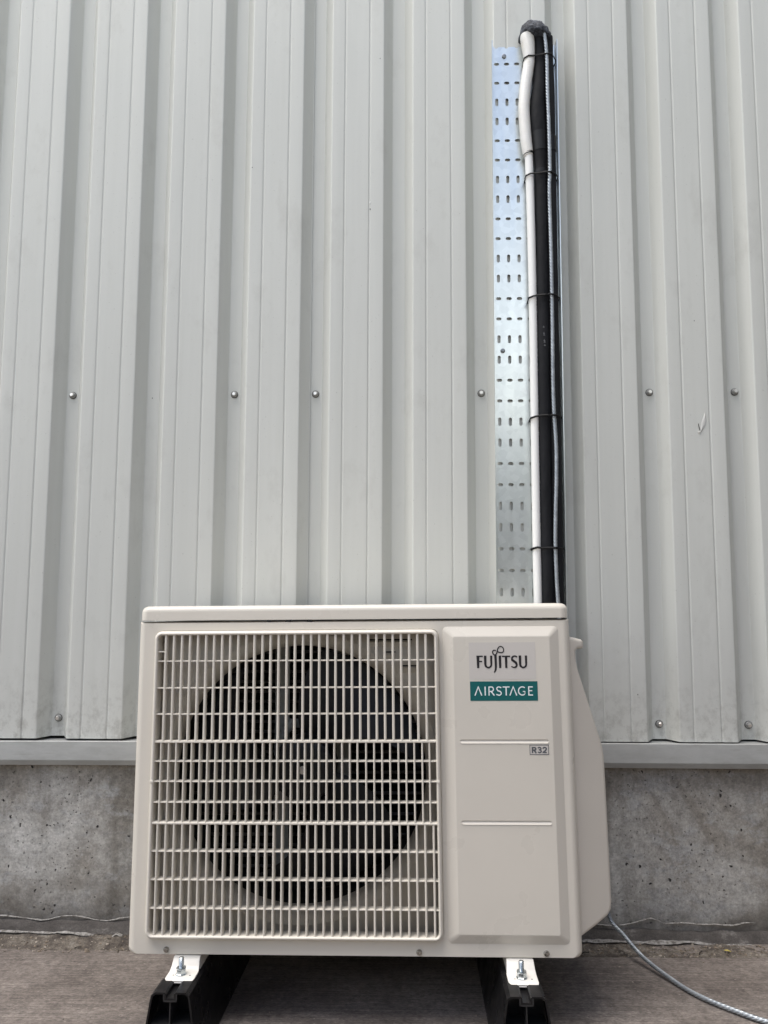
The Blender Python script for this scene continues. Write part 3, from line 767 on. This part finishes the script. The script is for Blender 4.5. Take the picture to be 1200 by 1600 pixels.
# recessed fan panel with bell mouth
FC = (0.3008, 0.3017)
def circ(r, n=72): return [(FC[0] + r*math.cos(2*math.pi*k/n), FC[1] + r*math.sin(2*math.pi*k/n)) for k in range(n)]
b = MB(); dP = 0.026
ic = circ(0.2610)
b.fill([[(GR[0]-.02, GR[1]-.02), (GR[2]+.02, GR[1]-.02), (GR[2]+.02, GR[3]+.01), (GR[0]-.02, GR[3]+.01)], ic], lambda x, z: (x, dP, z))
rings = [(0.2610, dP), (0.2585, dP-.0015), (0.2565, dP-.0010)]
for i in range(9):
    a = math.radians(90*i/8); rings.append((0.2565 - 0.0235*math.sin(a)*1.0, dP - .001 + 0.026*(1-math.cos(a))))
rings += [(0.2327, 0.054)]
b.strip([[(x, d_, z) for x, z in circ(r)] for r, d_ in rings], True)
for (x0, x1, z) in ((0.4290, 0.5100, 0.5440), (0.4600, 0.4790, 0.5215), (0.4920, 0.5180, 0.4960)):   # pressed louvres
    b.add([(x0, dP, z), (x1, dP, z), (x1-.003, dP-.005, z-.0030), (x0+.003, dP-.005, z-.0030), (x1, dP, z-.012), (x0, dP, z-.012)], [(0, 1, 2, 3), (3, 2, 4, 5), (0, 3, 5), (1, 4, 2)])
b.build('fan_panel', M_inner, ac, 40)
for (x0, x1, z) in ((0.4290, 0.5100, 0.5450), (0.4600, 0.4790, 0.5225), (0.4920, 0.5180, 0.4970)):
    b = MB(); b.box((x0, dP-.0006, z-.001), (x1, dP+.002, z+.0014)); b.build('vent_slot_shade', M_dark, ac)  # dark bars drawn in place of the shade inside each slit
# interior: sleeve and lining coloured near-black for shade, coil, motor bracket
b = MB(); b.strip([[(x, d_, z) for x, z in circ(0.2330)] for d_ in (0.0540, 0.125)], True); b.build('fan_shroud', M_dark, ac, 60)
b = MB()
b.box((0.012, 0.285, 0.02), (0.56, 0.290, 0.575)); b.box((0.012, 0.04, 0.012), (0.015, 0.285, 0.572)); b.box((0.557, 0.04, 0.012), (0.560, 0.285, 0.572))
b.box((0.015, 0.04, 0.010), (0.557, 0.285, 0.013)); b.box((0.015, 0.04, 0.570), (0.557, 0.285, 0.573))
b.build('shade_lining', M_dark, ac)
b = MB()
for i in range(26): b.tube([(0.016, 0.262, 0.025 + i*0.0212), (0.556, 0.262, 0.025 + i*0.0212)], 0.0035, 8, up=Vector((0, 0, 1)))
co = b.build('coil', M_coil, ac, 60)
b = MB()
b.box((0.224, 0.205, 0.02), (0.250, 0.2065, 0.570)); b.box((0.350, 0.205, 0.02), (0.376, 0.2065, 0.570))
b.box((0.222, 0.198, 0.02), (0.2238, 0.2065, 0.570)); b.box((0.250, 0.198, 0.02), (0.2518, 0.2065, 0.570))
b.box((0.25, 0.200, 0.36), (0.35, 0.2015, 0.378))
b.lathe((FC[0], 0.20, FC[1]), (0, -1, 0), [(0.045, -0.03), (0.045, 0.06), (0.04, 0.066), (0.006, 0.068)], 32)
b.build('motor_bracket', M_brk, ac, 40)
b = MB(); b.tube(catmull([(0.262, 0.190, 0.375), (0.252, 0.185, 0.362), (0.243, 0.180, 0.350), (0.235, 0.185, 0.338)], 0.004), 0.009, 10); b.build('motor_wire', M_brk, ac)
# fan
fan = empty('fan', (FC[0], 0.085, FC[1])); fan.parent = ac
b = MB(); b.lathe((0, 0, 0), (0, -1, 0), [(0.060, -0.05), (0.062, 0.0), (0.058, 0.014), (0.045, 0.020), (0.018, 0.023), (0.014, 0.020)], 40)
b.build('fan_hub', M_fan, fan, 40)
for k in range(3):
    b = MB(); rows = []
    for i in range(13):
        r = 0.052 + (0.224-0.052)*i/12; row = []
        a0 = math.radians(18 - 42*(i/12)**1.3); ext = math.radians(62 + 20*(i/12))
        for j in range(15):
            u = j/14; a = a0 + ext*u + math.radians(120*k + 24)
            dd = -0.012 + 0.062*u + 0.012*math.sin(math.pi*u) * (1-i/12*.3)
            row.append((r*math.cos(a), dd - 0.006, r*math.sin(a)))
        rows.append(row)
    b.strip(rows); back = [[(x, y+.0025, z) for x, y, z in r] for r in rows]; b.strip(back)
    for e in (0, -1): b.strip([[r[e] for r in rows], [r[e] for r in back]])
    b.strip([rows[-1], back[-1]]); b.build('fan_blade', M_fan, fan, 50)
b = MB(); b.lathe((0.0004, -0.0235, 0.001), (0, -1, 0), [(0.0075, 0), (0.0075, 0.0012)], 20); b.lathe((0.0004, -0.0235, 0.001), (0, -1, 0), [(0.0055, 0.0012), (0.0055, 0.006), (0.0045, 0.007)], 6)
b.build('fan_nut', M_screw, fan)

# grille
gr = empty('grille', (0, 0, 0)); gr.parent = ac
b = MB()
def gring(ins, d_): return [(x, d_, z) for x, z in rrect(0.0345+ins, 0.0310+ins, 0.5585-ins, 0.5645-ins, max(.0006, 0.014-ins*0.9), 7)]
b.strip([gring(0, 0.008), gring(0, -0.004), gring(0.0006, -0.0085), gring(0.0022, -0.0118), gring(0.0045, -0.0132), gring(0.0060, -0.0130), gring(0.0073, -0.0118), gring(0.0078, -0.0100), gring(0.0080, -0.007), gring(0.0084, 0.012)], True)
b.build('grille_frame', M_grille, gr, 60, wn=True)
dF, dB = -0.0110, 0.0085
C8 = lambda x, z: (cx0 + (x-cx0)*0.9975, cz0 + (z-cz0)*0.9975)
def vbar(x, z0, z1, wd, df=dF, db=dB):
    b = MB(); x = C8(x, 0)[0]; z0 = C8(0, z0)[1]; z1 = C8(0, z1)[1]; h = wd/2
    P = [(x-h*.62, db), (x-h, df+.0022), (x-h*.8, df+.0007), (x-h*.35, df), (x+h*.35, df), (x+h*.8, df+.0007), (x+h, df+.0022), (x+h*.62, db)]
    b.strip([[(px, pd, z) for px, pd in P] for z in (z0, z1)], True, cap=True)
    return b.build('grille_bar', M_grille, gr, 50)
def hbar(z, wd, x0=0.040, x1=0.5535, df=dF+.0012, db=dB-.0015):
    b = MB(); z = C8(0, z)[1]; h = wd/2
    P = [(z-h*.7, db), (z-h, df+.002), (z-h*.5, df), (z+h*.5, df), (z+h, df+.002), (z+h*.7, db)]
    b.strip([[(x, pd, pz) for pz, pd in P] for x in (x0, x1)], True, cap=True)
    return b.build('grille_bar', M_grille, gr, 50)
H1, H2 = 0.3656, 0.2245
for i in range(33): vbar(0.0550 + 0.01500*i, H1, 0.5600, 0.0048, dF, 0.0015)
mid = [0.0522, 0.0663, 0.08, 0.0944, 0.1084, 0.1232, 0.1372, 0.1519, 0.1662, 0.1805, 0.1948, 0.2091, 0.2231, 0.2379, 0.2515, 0.2642, 0.2766, 0.2894, 0.302, 0.3144, 0.3268, 0.3397, 0.3537, 0.3677, 0.3818, 0.3958, 0.4096, 0.4252, 0.4397, 0.454, 0.4684, 0.4833, 0.4973, 0.5118, 0.526, 0.5389]
for x in mid: vbar(x, H2, H1, 0.0034)
for i in range(34): vbar(0.0505 + 0.01496*i, 0.0360, H2, 0.0040, dF, 0.0095)
for z in (0.5092, 0.4608, 0.4140, 0.3310, 0.2959, 0.2600, 0.1764, 0.1285, 0.0807): hbar(z, 0.0026)
for z in (H1, H2): hbar(z, 0.0046, df=dF-.0004)
hbar(0.5265, 0.0024, 0.040, 0.0550)
for x in (0.0392, 0.5538):
    b = MB(); b.lathe((x, -0.0125, C8(0, 0.2965)[1]), (0, -1, 0), [(0.0035, -0.001), (0.0034, 0.001), (0.0022, 0.0016)], 12); b.build('clip_pin', M_grille, gr)

# valve cover on the right side
def dv(x): return 0.016 + max(0, x-0.797)*0.45
pv = [(0.7960, 0.5400), (0.8005, 0.5490), (0.8110, 0.5465), (0.8240, 0.5435), (0.8285, 0.5400), (0.8287, 0.5285), (0.8250, 0.5265), (0.8165, 0.5265), (0.8125, 0.5225), (0.8120, 0.5080), (0.8150, 0.4900), (0.8300, 0.4420), (0.8460, 0.3900), (0.8570, 0.3540), (0.8610, 0.3330), (0.8620, 0.2200), (0.8626, 0.0780), (0.8605, 0.0660), (0.8540, 0.0570), (0.8300, 0.0440), (0.8060, 0.0330), (0.7960, 0.0290)]
b = MB()
def inset_poly(P, ins):
    out = []; n = len(P)
    for i in range(n):
        a = Vector(P[i-1]); c = Vector(P[i]); e = Vector(P[(i+1) % n])
        n1 = Vector(((c-a).y, -(c-a).x)).normalized(); n2 = Vector(((e-c).y, -(e-c).x)).normalized()
        m_ = (n1+n2); m_ = m_.normalized() / max(0.5, m_.length/2); out.append(tuple(c + m_*ins))
    return out
rws = []
for i in range(6):
    a = math.radians(90*i/5); r_ = 0.006
    pi_ = inset_poly(pv, r_*(1-math.sin(a)))
    pi_ = [(max(px, 0.7955), pz) for px, pz in pi_]
    rws.append([(px, dv(px) + r_*(1-math.cos(a)), pz) for px, pz in pi_])
rws.append([(px, 0.27, pz) for px, pz in pv])
b.strip(rws, True)
b.fill([[(p[0], p[2]) for p in rws[0]]], lambda x, z: (x, dv(x), z))
b.build('valve_cover', M_valve, ac, 50, wn=True)

# stickers and lettering
K = 0.0001907
def zx(X, Y): return (PL(0.6268 + (X-265)*K, .5)[0], PL(.6, 0.4936 + (385-Y)*0.0001955)[1])
def slab_(name, x0, z0, x1, z1, d0, d1, m, r=0.0006):
    b = MB(); o_ = rrect(x0, z0, x1, z1, r, 3)
    b.strip([L3(o_, d0), L3(o_, d1)], True); b.fill([o_], lambda x, z: (x, d1, z)); return b.build(name, m, ac, 30)
xa, za = zx(195, 490); xb_, zb2 = zx(828, 150)
slab_('logo_sticker', xa, za, xb_, zb2, PD, PD-.00025, M_logo)
xa, za = zx(200, 683); xb_, zb2 = zx(838, 507)
slab_('teal_sticker', xa, za, xb_, zb2, PD, PD-.00030, M_teal)
def stroke(b, pts, wd, mp, d_, closed=False):
    P = [Vector(p) for p in pts]; n = len(P); Lf = []; Rt = []
    for i in range(n):
        a = P[i-1] if (i or closed) else P[i]; e = P[(i+1) % n] if (i < n-1 or closed) else P[i]
        t1 = (P[i]-a).normalized() if (P[i]-a).length > 1e-6 else None; t2 = (e-P[i]).normalized() if (e-P[i]).length > 1e-6 else None
        t = ((t1 or t2) + (t2 or t1)).normalized(); nn = Vector((-t.y, t.x))
        w_ = wd[i] if isinstance(wd, list) else wd
        c_ = 1.0
        if t1 and t2: c_ = max(0.6, math.sqrt(max(0.01, (1 + t1.dot(t2))/2)))
        Lf.append(P[i] + nn*w_/2/c_); Rt.append(P[i] - nn*w_/2/c_)
    rows = []
    for l_, r_ in zip(Lf, Rt):
        x1, z1 = mp(*l_); x2, z2 = mp(*r_); rows.append([(x1, d_, z1), (x2, d_, z2)])
    if closed: rows.append(rows[0])
    b.strip(rows)
def arc(cx, cy, rx, ry, a0, a1, n=14):
    return [(cx + rx*math.cos(math.radians(a0 + (a1-a0)*i/n)), cy + ry*math.sin(math.radians(a0 + (a1-a0)*i/n))) for i in range(n+1)]
b = MB(); DL = PD - .0006; n_ = [0]
def st(pts, wd, closed=False):
    wd = [q*KW for q in wd] if isinstance(wd, list) else wd*KW
    n_[0] += 1; stroke(b, pts, wd, zx, DL - 0.00001*n_[0], closed)
# F U J I T S U
KW = 1.22
st([(281, 272), (281, 386)], [24, 17, ][0:2]); st([(274, 278), (328, 278)], 11); st([(274, 325), (320, 325)], 10)
st([(266, 276), (281, 276)], 8)
def U(x0, x1):
    r = (x1-x0)/2
    st([(x0, 272), (x0, 345)] + arc((x0+x1)/2, 350, r, 31, 180, 0, 14) + [(x1, 345), (x1, 272)], [20, 18] + [17]*4 + [13]*7 + [14]*4 + [15, 18])
U(350, 407)
st([(448, 268), (449, 330), (449, 375), (446, 400), (440, 415), (430, 427)], [20, 18, 17, 15, 12, 6])
st([(490, 272), (490, 386)], [20, 17]); 
st([(548, 275), (548, 386)], [20, 17]); st([(508, 279), (588, 279)], 11)
st([(654, 286)] + arc(630, 300, 26, 23, -50, -180, 10) + [(606, 312), (624, 326), (640, 336), (646, 350)] + arc(622, 355, 26, 26, 10, 120, 9) + [(594, 372)], [9] + [11]*6 + [14]*5 + [18]*2 + [17]*2 + [14]*6 + [10]*4 + [7])
U(680, 737)
# infinity emblem
inf = []
for i in range(60):
    t_ = 2*math.pi*i/60; q_ = 1 + math.sin(t_)**2
    k_ = 1 + 0.18*math.cos(t_)
    ex = 55*math.cos(t_)/q_*k_ - 2; ez = 72*math.sin(t_)*math.cos(t_)/q_*k_; ang = math.radians(-24)
    inf.append((467 + ex*math.cos(ang) - ez*math.sin(ang), 232 + ex*math.sin(ang) + ez*math.cos(ang)))
st(inf[18:] + inf[:15], 9)
b.build('brand_lettering', M_bkp, ac, 30, fixn=False)
b = MB(); n_[0] = 0; KW = 1.15
wA = 10
st([(244, 635), (277, 556), (309, 635)], wA)
st([(342, 553), (342, 635)], wA)
st([(378, 635), (378, 558), (400, 557)] + arc(402, 577, 18, 20, -80, 80, 10) + [(385, 598)], 9); st([(398, 598), (428, 635)], wA)
st([(495, 562)] + arc(472, 574, 20, 17, -40, -190, 10) + [(462, 592), (482, 597), (493, 608)] + arc(472, 614, 21, 18, -10, 130, 10) + [(446, 626)], 9)
st([(540, 558), (540, 635)], wA); st([(508, 558), (573, 558)], 9)
st([(574, 635), (607, 556), (639, 635)], wA)
st([(716, 566)] + arc(692, 594, 36, 37, -55, -315, 20) + [(717, 622), (717, 598)], 9); st([(697, 599), (717, 599)], 8)
st([(792, 558), (753, 558), (753, 631), (792, 631)], 9); st([(753, 592), (786, 592)], 8)
b.build('range_lettering', M_wht, ac, 30, fixn=False)
# refrigerant plate
rx0, rz0 = PL(0.7177, 0.3410); rx1, rz1 = PL(0.7523, 0.3587)
slab_('refrigerant_plate', rx0, rz0, rx1, rz1, PD, PD-.0002, M_logo, 0.0012)
b = MB(); n_[0] = 0
def zr_(X, Y): return (rx0 + (X-758)*(rx1-rx0)/188, rz1 - (Y-1100)*(rz1-rz0)/97)
def sr(pts, wd, closed=False):
    n_[0] += 1; stroke(b, pts, wd, zr_, PD - .0004 - 0.00001*n_[0], closed)
sr([(762, 1104), (942, 1104), (942, 1193), (762, 1193)], 6, True)
sr([(786, 1180), (786, 1128), (802, 1128)] + arc(806, 1140, 13, 12, -80, 80, 8) + [(790, 1153)], 14); sr([(803, 1154), (822, 1180)], 15)
sr([(838, 1134)] + arc(854, 1137, 15, 11, -160, 75, 10) + [(848, 1149)], 12); sr([(848, 1149)] + arc(855, 1162, 16, 13, -80, 160, 10), 12)
sr([(885, 1138)] + arc(904, 1139, 17, 12, -170, 30, 10) + [(908, 1158), (888, 1174)], 13); sr([(882, 1174), (924, 1174)], 12)
b.build('refrigerant_lettering', M_gryp, ac, 30, fixn=False)

# front screws
for (x, z) in ((0.0716, 0.0112), (0.5159, 0.0108), (0.7353, 0.0108)):
    b = MB(); b.lathe((0, 0, 0), (0, -1, 0), [(0.0052, -0.0005), (0.0051, 0.0012), (0.0038, 0.0030), (0.0016, 0.0035), (0.0012, 0.0024)], 20)
    o = b.build('casing_screw', M_cscrew, ac); o.location = (x, 0, z)
# seam clips: three small dark openings under the lid
for x in (0.245, 0.282, 0.320):
    b = MB(); b.box((x-.0045, -0.0002, 0.5800), (x+.0045, 0.004, 0.5836)); b.build('seam_notch', M_dark, ac)

# feet with anchor bolts
def make_foot():
    b = MB(); rows = []
    for d_, z, x0, x1 in ((-0.0485, -0.0196, 0.004, 0.048), (-0.0492, -0.0182, 0.0035, 0.0485), (-0.0480, -0.0168, 0.003, 0.049), (-0.0430, -0.0160, 0.000, 0.0500), (-0.0220, -0.0158, 0.0, 0.0500), (-0.0160, -0.0148, 0.0, 0.0498), (-0.0110, -0.0100, 0.001, 0.0490), (-0.0070, -0.0030, 0.0018, 0.0482), (-0.001, 0.0010, 0.002, 0.048), (0.3, 0.0010, 0.002, 0.048)):
        rows.append([(x0, d_+.0004, z-.0026), (x0, d_, z), (x0+.0022, d_-.0001, z+.0007), (x1-.0022, d_-.0001, z+.0007), (x1, d_, z), (x1, d_+.0004, z-.0026)])
    b.strip(rows)
    b.strip([[(x, y, z - .0022) for x, y, z in (r[1], r[4])] for r in rows])
    b.box((0.002, 0.0, -0.0198), (0.0045, 0.30, 0.0)); b.box((0.0455, 0.0, -0.0198), (0.048, 0.30, 0.0))
    f = b.build('mounting_foot', M_foot, ac, 40)
    for (sx, sy) in ((0.0115, -0.0330), (0.0400, -0.0335)):
        b = MB(); b.lathe((sx, sy, -0.0156), (0, 0, 1), [(0.0018, 0), (0.0018, 0.0004)], 10); b.build('foot_hole', M_dark, f)
    bt = (0.0235, -0.0300, -0.0155)
    b = MB(); b.lathe(bt, (0, 0, 1), [(0.0093, 0), (0.0093, 0.0014), (0.0085, 0.0016)], 28); b.build('washer', M_zinc, f, 40)
    b = MB(); b.lathe(bt, (0, 0, 1), [(0.0088, 0.0016), (0.0088, 0.0022), (0.0078, 0.0030), (0.0083, 0.0032), (0.0083, 0.0096), (0.0074, 0.0102), (0.005, 0.0102)], 6)
    b.lathe(bt, (0, 0, 1), [(0.0080, 0.0096), (0.0083, 0.0104), (0.0080, 0.0116), (0.005, 0.0118)], 24); b.build('nut', M_zinc, f, 30)
    b = MB(); P = []
    for i in range(40): P.append(Vector(bt) + Vector((0, 0, 0.010 + 0.0165*i/39)))
    b.tube(P, 0.0043, 16, up=Vector((1, 0, 0)), rf=lambda L, th: 1 + 0.07*math.sin(L*2*math.pi/0.00125 + th)); b.lathe(Vector(bt) + Vector((0, 0, 0.0265)), (0, 0, 1), [(0.0043, 0), (0.0034, 0.0012), (0.001, 0.0013)], 16)
    b.build('bolt', M_zinc, f, 60)
    return f
f0 = make_foot(); f0.location = (0.0845, 0, 0)
f1 = copy_tree(f0, ac); f1.location = (0.6640, 0, 0)

# rubber mounting blocks
def make_block(label):
    o = empty('mounting_block', (0, 0, 0), label, 'mounting block', 'black rubber blocks under the unit')
    Hh = 0.105; b = MB()
    def sec(ins=0.0, dz=0.0, grv=0.0):
        # outline from left base over the top with the channel, to right base
        hb, ht = 0.051 - ins, 0.0295 - ins
        L_ = [(-hb, 0), (-hb + 0.001, 0.006), (-0.0372 + ins*1, 0.060), (-ht - 0.0022, Hh - 0.010), (-ht - 0.0006, Hh - 0.0035), (-ht + 0.004, Hh)]
        L_ += [(-0.0105, Hh), (-0.0095, Hh - 0.0008), (-0.0095, Hh - grv), (0, Hh - grv)]
        Rr = [(-x, z) for x, z in L_[::-1][1:]]
        return [(x, z) for x, z in (L_ + Rr)]
    Lb = 0.450
    s0 = sec(0.0012, 0, 0.009); s1 = sec(0, 0, 0.009)
    b.strip([[(x, 0.0, z) for x, z in s0], [(x, 0.0014, z) for x, z in s1], [(x, Lb - .0014, z) for x, z in s1], [(x, Lb, z) for x, z in s0]])
    b.build('block_body', M_rub, o, 35)
    b = MB()
    for d_, dir_ in ((0.0, -1), (Lb, 1)):
        b = MB(); lp = [(x, z) for x, z in s0]
        rim = inset_poly(lp[::-1], 0.0030)[::-1]
        b.strip([[(x, d_ - dir_*0.0010, z) for x, z in lp], [(x, d_ + dir_*0.0003, z) for x, z in lp], [(x, d_ + dir_*0.0003, z) for x, z in rim], [(x, d_ - dir_*0.05, z) for x, z in rim]], True)
        b.fill([rim], lambda x, z: (x, d_ - dir_*0.05, z))
        b.build('end_rim', M_rub, o, 30)
    b = MB(); b.box((-0.0009, 0.0005, 0.002), (0.0009, 0.05, Hh - 0.0098)); b.box((-0.035, 0.0012, 0.0560), (0.035, 0.05, 0.0570))
    b.box((-0.0115, -0.0008, Hh-.0112), (0.0115, 0.002, Hh-.0090)); b.box((-0.0115, -0.0008, Hh-.0112), (-0.0093, 0.002, Hh)); b.box((0.0093, -0.0008, Hh-.0112), (0.0115, 0.002, Hh))
    b.build('moulded_web', M_rib, o)
    return o
M_rib = mat('lighter_rubber_edge', (0.022, 0.022, 0.023), 0.4)  # slightly lighter rubber for the webs and channel rim
for x, lab in ((0.1085, 'black rubber mounting block under the grille side of the unit'), (0.6866, 'black rubber mounting block under the lettered side of the unit')):
    o = make_block(lab); o.matrix_world = A @ Matrix.Translation((x, -0.088, GZ))

# ------------------------------------------------------------------ small finds
M_leafy = mat('dry_yellow_leaf', (0.42, 0.34, 0.06), 0.6)
b = MB(); P = [(-.011, 0, 0), (-.006, .003, .001), (0, .0042, .0022), (.006, .003, .0015), (.011, 0, .0005), (.006, -.003, .002), (0, -.004, .003), (-.006, -.003, .0015), (0, 0, .0005)]
b.add([Vector(p) for p in P], [(8, i, (i+1) % 8) for i in range(8)]); lf = b.build('leaf', M_leafy)
lf.location = (0.673, 1.668, ground_z(0.673, 1.668) + .0045); lf.rotation_euler = (0.1, 0.1, -0.3); lf.scale = (0.7, 0.7, 0.7)
tag(lf, 'tiny yellow dry leaf on the gritty strip at the right', 'leaf')
M_twig = mat('dark_twig', (0.025, 0.02, 0.016), 0.8)
for (x, y, a, L_, lab) in ((-0.722, 1.66, 0.3, 0.014, 'dark scrap of twig on the grit left of the unit'), (0.615, 1.66, 0.9, 0.018, 'thin dark twig on the gritty strip near the yellow leaf'), (0.372, 1.655, 0.15, 0.016, 'short dark twig on the grit beside the casing corner')):
    b = MB(); b.tube(catmull([(-L_/2, 0, 0), (-L_*.1, .002, .001), (L_*.2, -.001, .0016), (L_/2, .001, .0006)], 0.003), [0.0009]*1 and 0.0011, 6)
    o = b.build('twig', M_twig); o.location = (x, y, ground_z(x, y) + .004); o.rotation_euler = (0, 0, a); tag(o, lab, 'twig')
# small downy feather stuck to the sheet on the right
M_fea = mat('pale_feather', (0.60, 0.60, 0.57), 0.8); M_quill = mat('dark_quill', (0.05, 0.05, 0.045), 0.6)
fe = empty('feather', W(0.6720, D - 0.0335, 0.352), 'small pale feather stuck to the cladding at the right', 'feather')
fe.location.z = 0.352 + ZS
b = MB(); rows = []
for i in range(9):
    u = i/8; cxx = 0.004 + 0.012*math.sin(u*1.5); wv = 0.0052*math.sin(math.pi*min(1, u*1.02 + .03))**0.8
    rows.append([(cxx - wv, 0.0006, u*0.046), (cxx, -0.0010, u*0.046), (cxx + wv, 0.0004, u*0.046 - .001)])
b.strip(rows); b.build('feather_vane', M_fea, fe)
b = MB(); b.tube([(0.0, -.0005, 0.020), (0.001, -.001, 0.012), (0.003, -.0008, 0.004)], 0.0008, 6); b.build('quill', M_quill, fe)
b = MB(); b.lathe((0.002, 0.0006, 0.0), (0, -1, 0), [(0.0028, 0), (0.0022, 0.0016), (0.0005, 0.002)], 12); b.build('feather_tip', M_fea, fe)

# small print running up the pipes, and specks on the sheets
b = MB()
for i in range(190):
    z = 0.135 + i*0.0030
    if random.random() < 0.25: continue
    a = math.radians(28); x = 0.2888 + 0.0098*math.sin(a + .35); y = PY - 0.0098*math.cos(a + .35)
    h = random.uniform(.0010, .0021); wv = random.uniform(.0008, .0016)
    b.add([W(x, y, z), W(x + wv*.8, y + wv*.55, z), W(x + wv*.8, y + wv*.55, z + h), W(x, y, z + h)], [(0, 1, 2, 3)])
child(b, 'pipe_print', M_bkp, wp)
M_gp = mat('grey_pipe_print', (0.16, 0.16, 0.17), 0.6)
b = MB()
for i, z in enumerate((0.548, 0.556, 0.5595, 0.573, 0.577, 0.592)):
    x = 0.3125; y = PY - 0.0151
    for q in range(3):
        x_ = x + q*.0014 - .002 + i*-.0004; b.add([W(x_, y, z), W(x_+.0008, y, z), W(x_+.0008, y, z + .0022*(1 + q % 2)), W(x_, y, z + .0022*(1 + q % 2))], [(0, 1, 2, 3)])
child(b, 'pipe_print', M_gp, bp)
M_fk = mat('white_fleck', (0.8, 0.8, 0.78), 0.6)
for (x, z, s_, m_) in ((-0.0984, 0.9250, .0022, M_fk), (-0.0978, 0.9080, .0016, M_quill), (-0.39, 1.02, .0012, M_quill), (0.672, 0.62, .0012, M_quill), (-0.62, 0.44, .0013, M_quill), (-0.075, 1.30, .0012, M_quill), (0.515, -0.25, .0013, M_quill)):
    for p, k0 in panels:
        if p.location.x <= x < p.location.x + 1.0:
            b = MB(); b.lathe((0, 0, 0), (0, -1, 0), [(s_, -0.0003), (s_*.8, 0.0005), (s_*.2, 0.0007)], 7)
            o = b.build('paint_fleck', m_, p); o.location = (x - p.location.x, -0.0321, z + ZS); o.scale = (0.8, 1, 1.4)
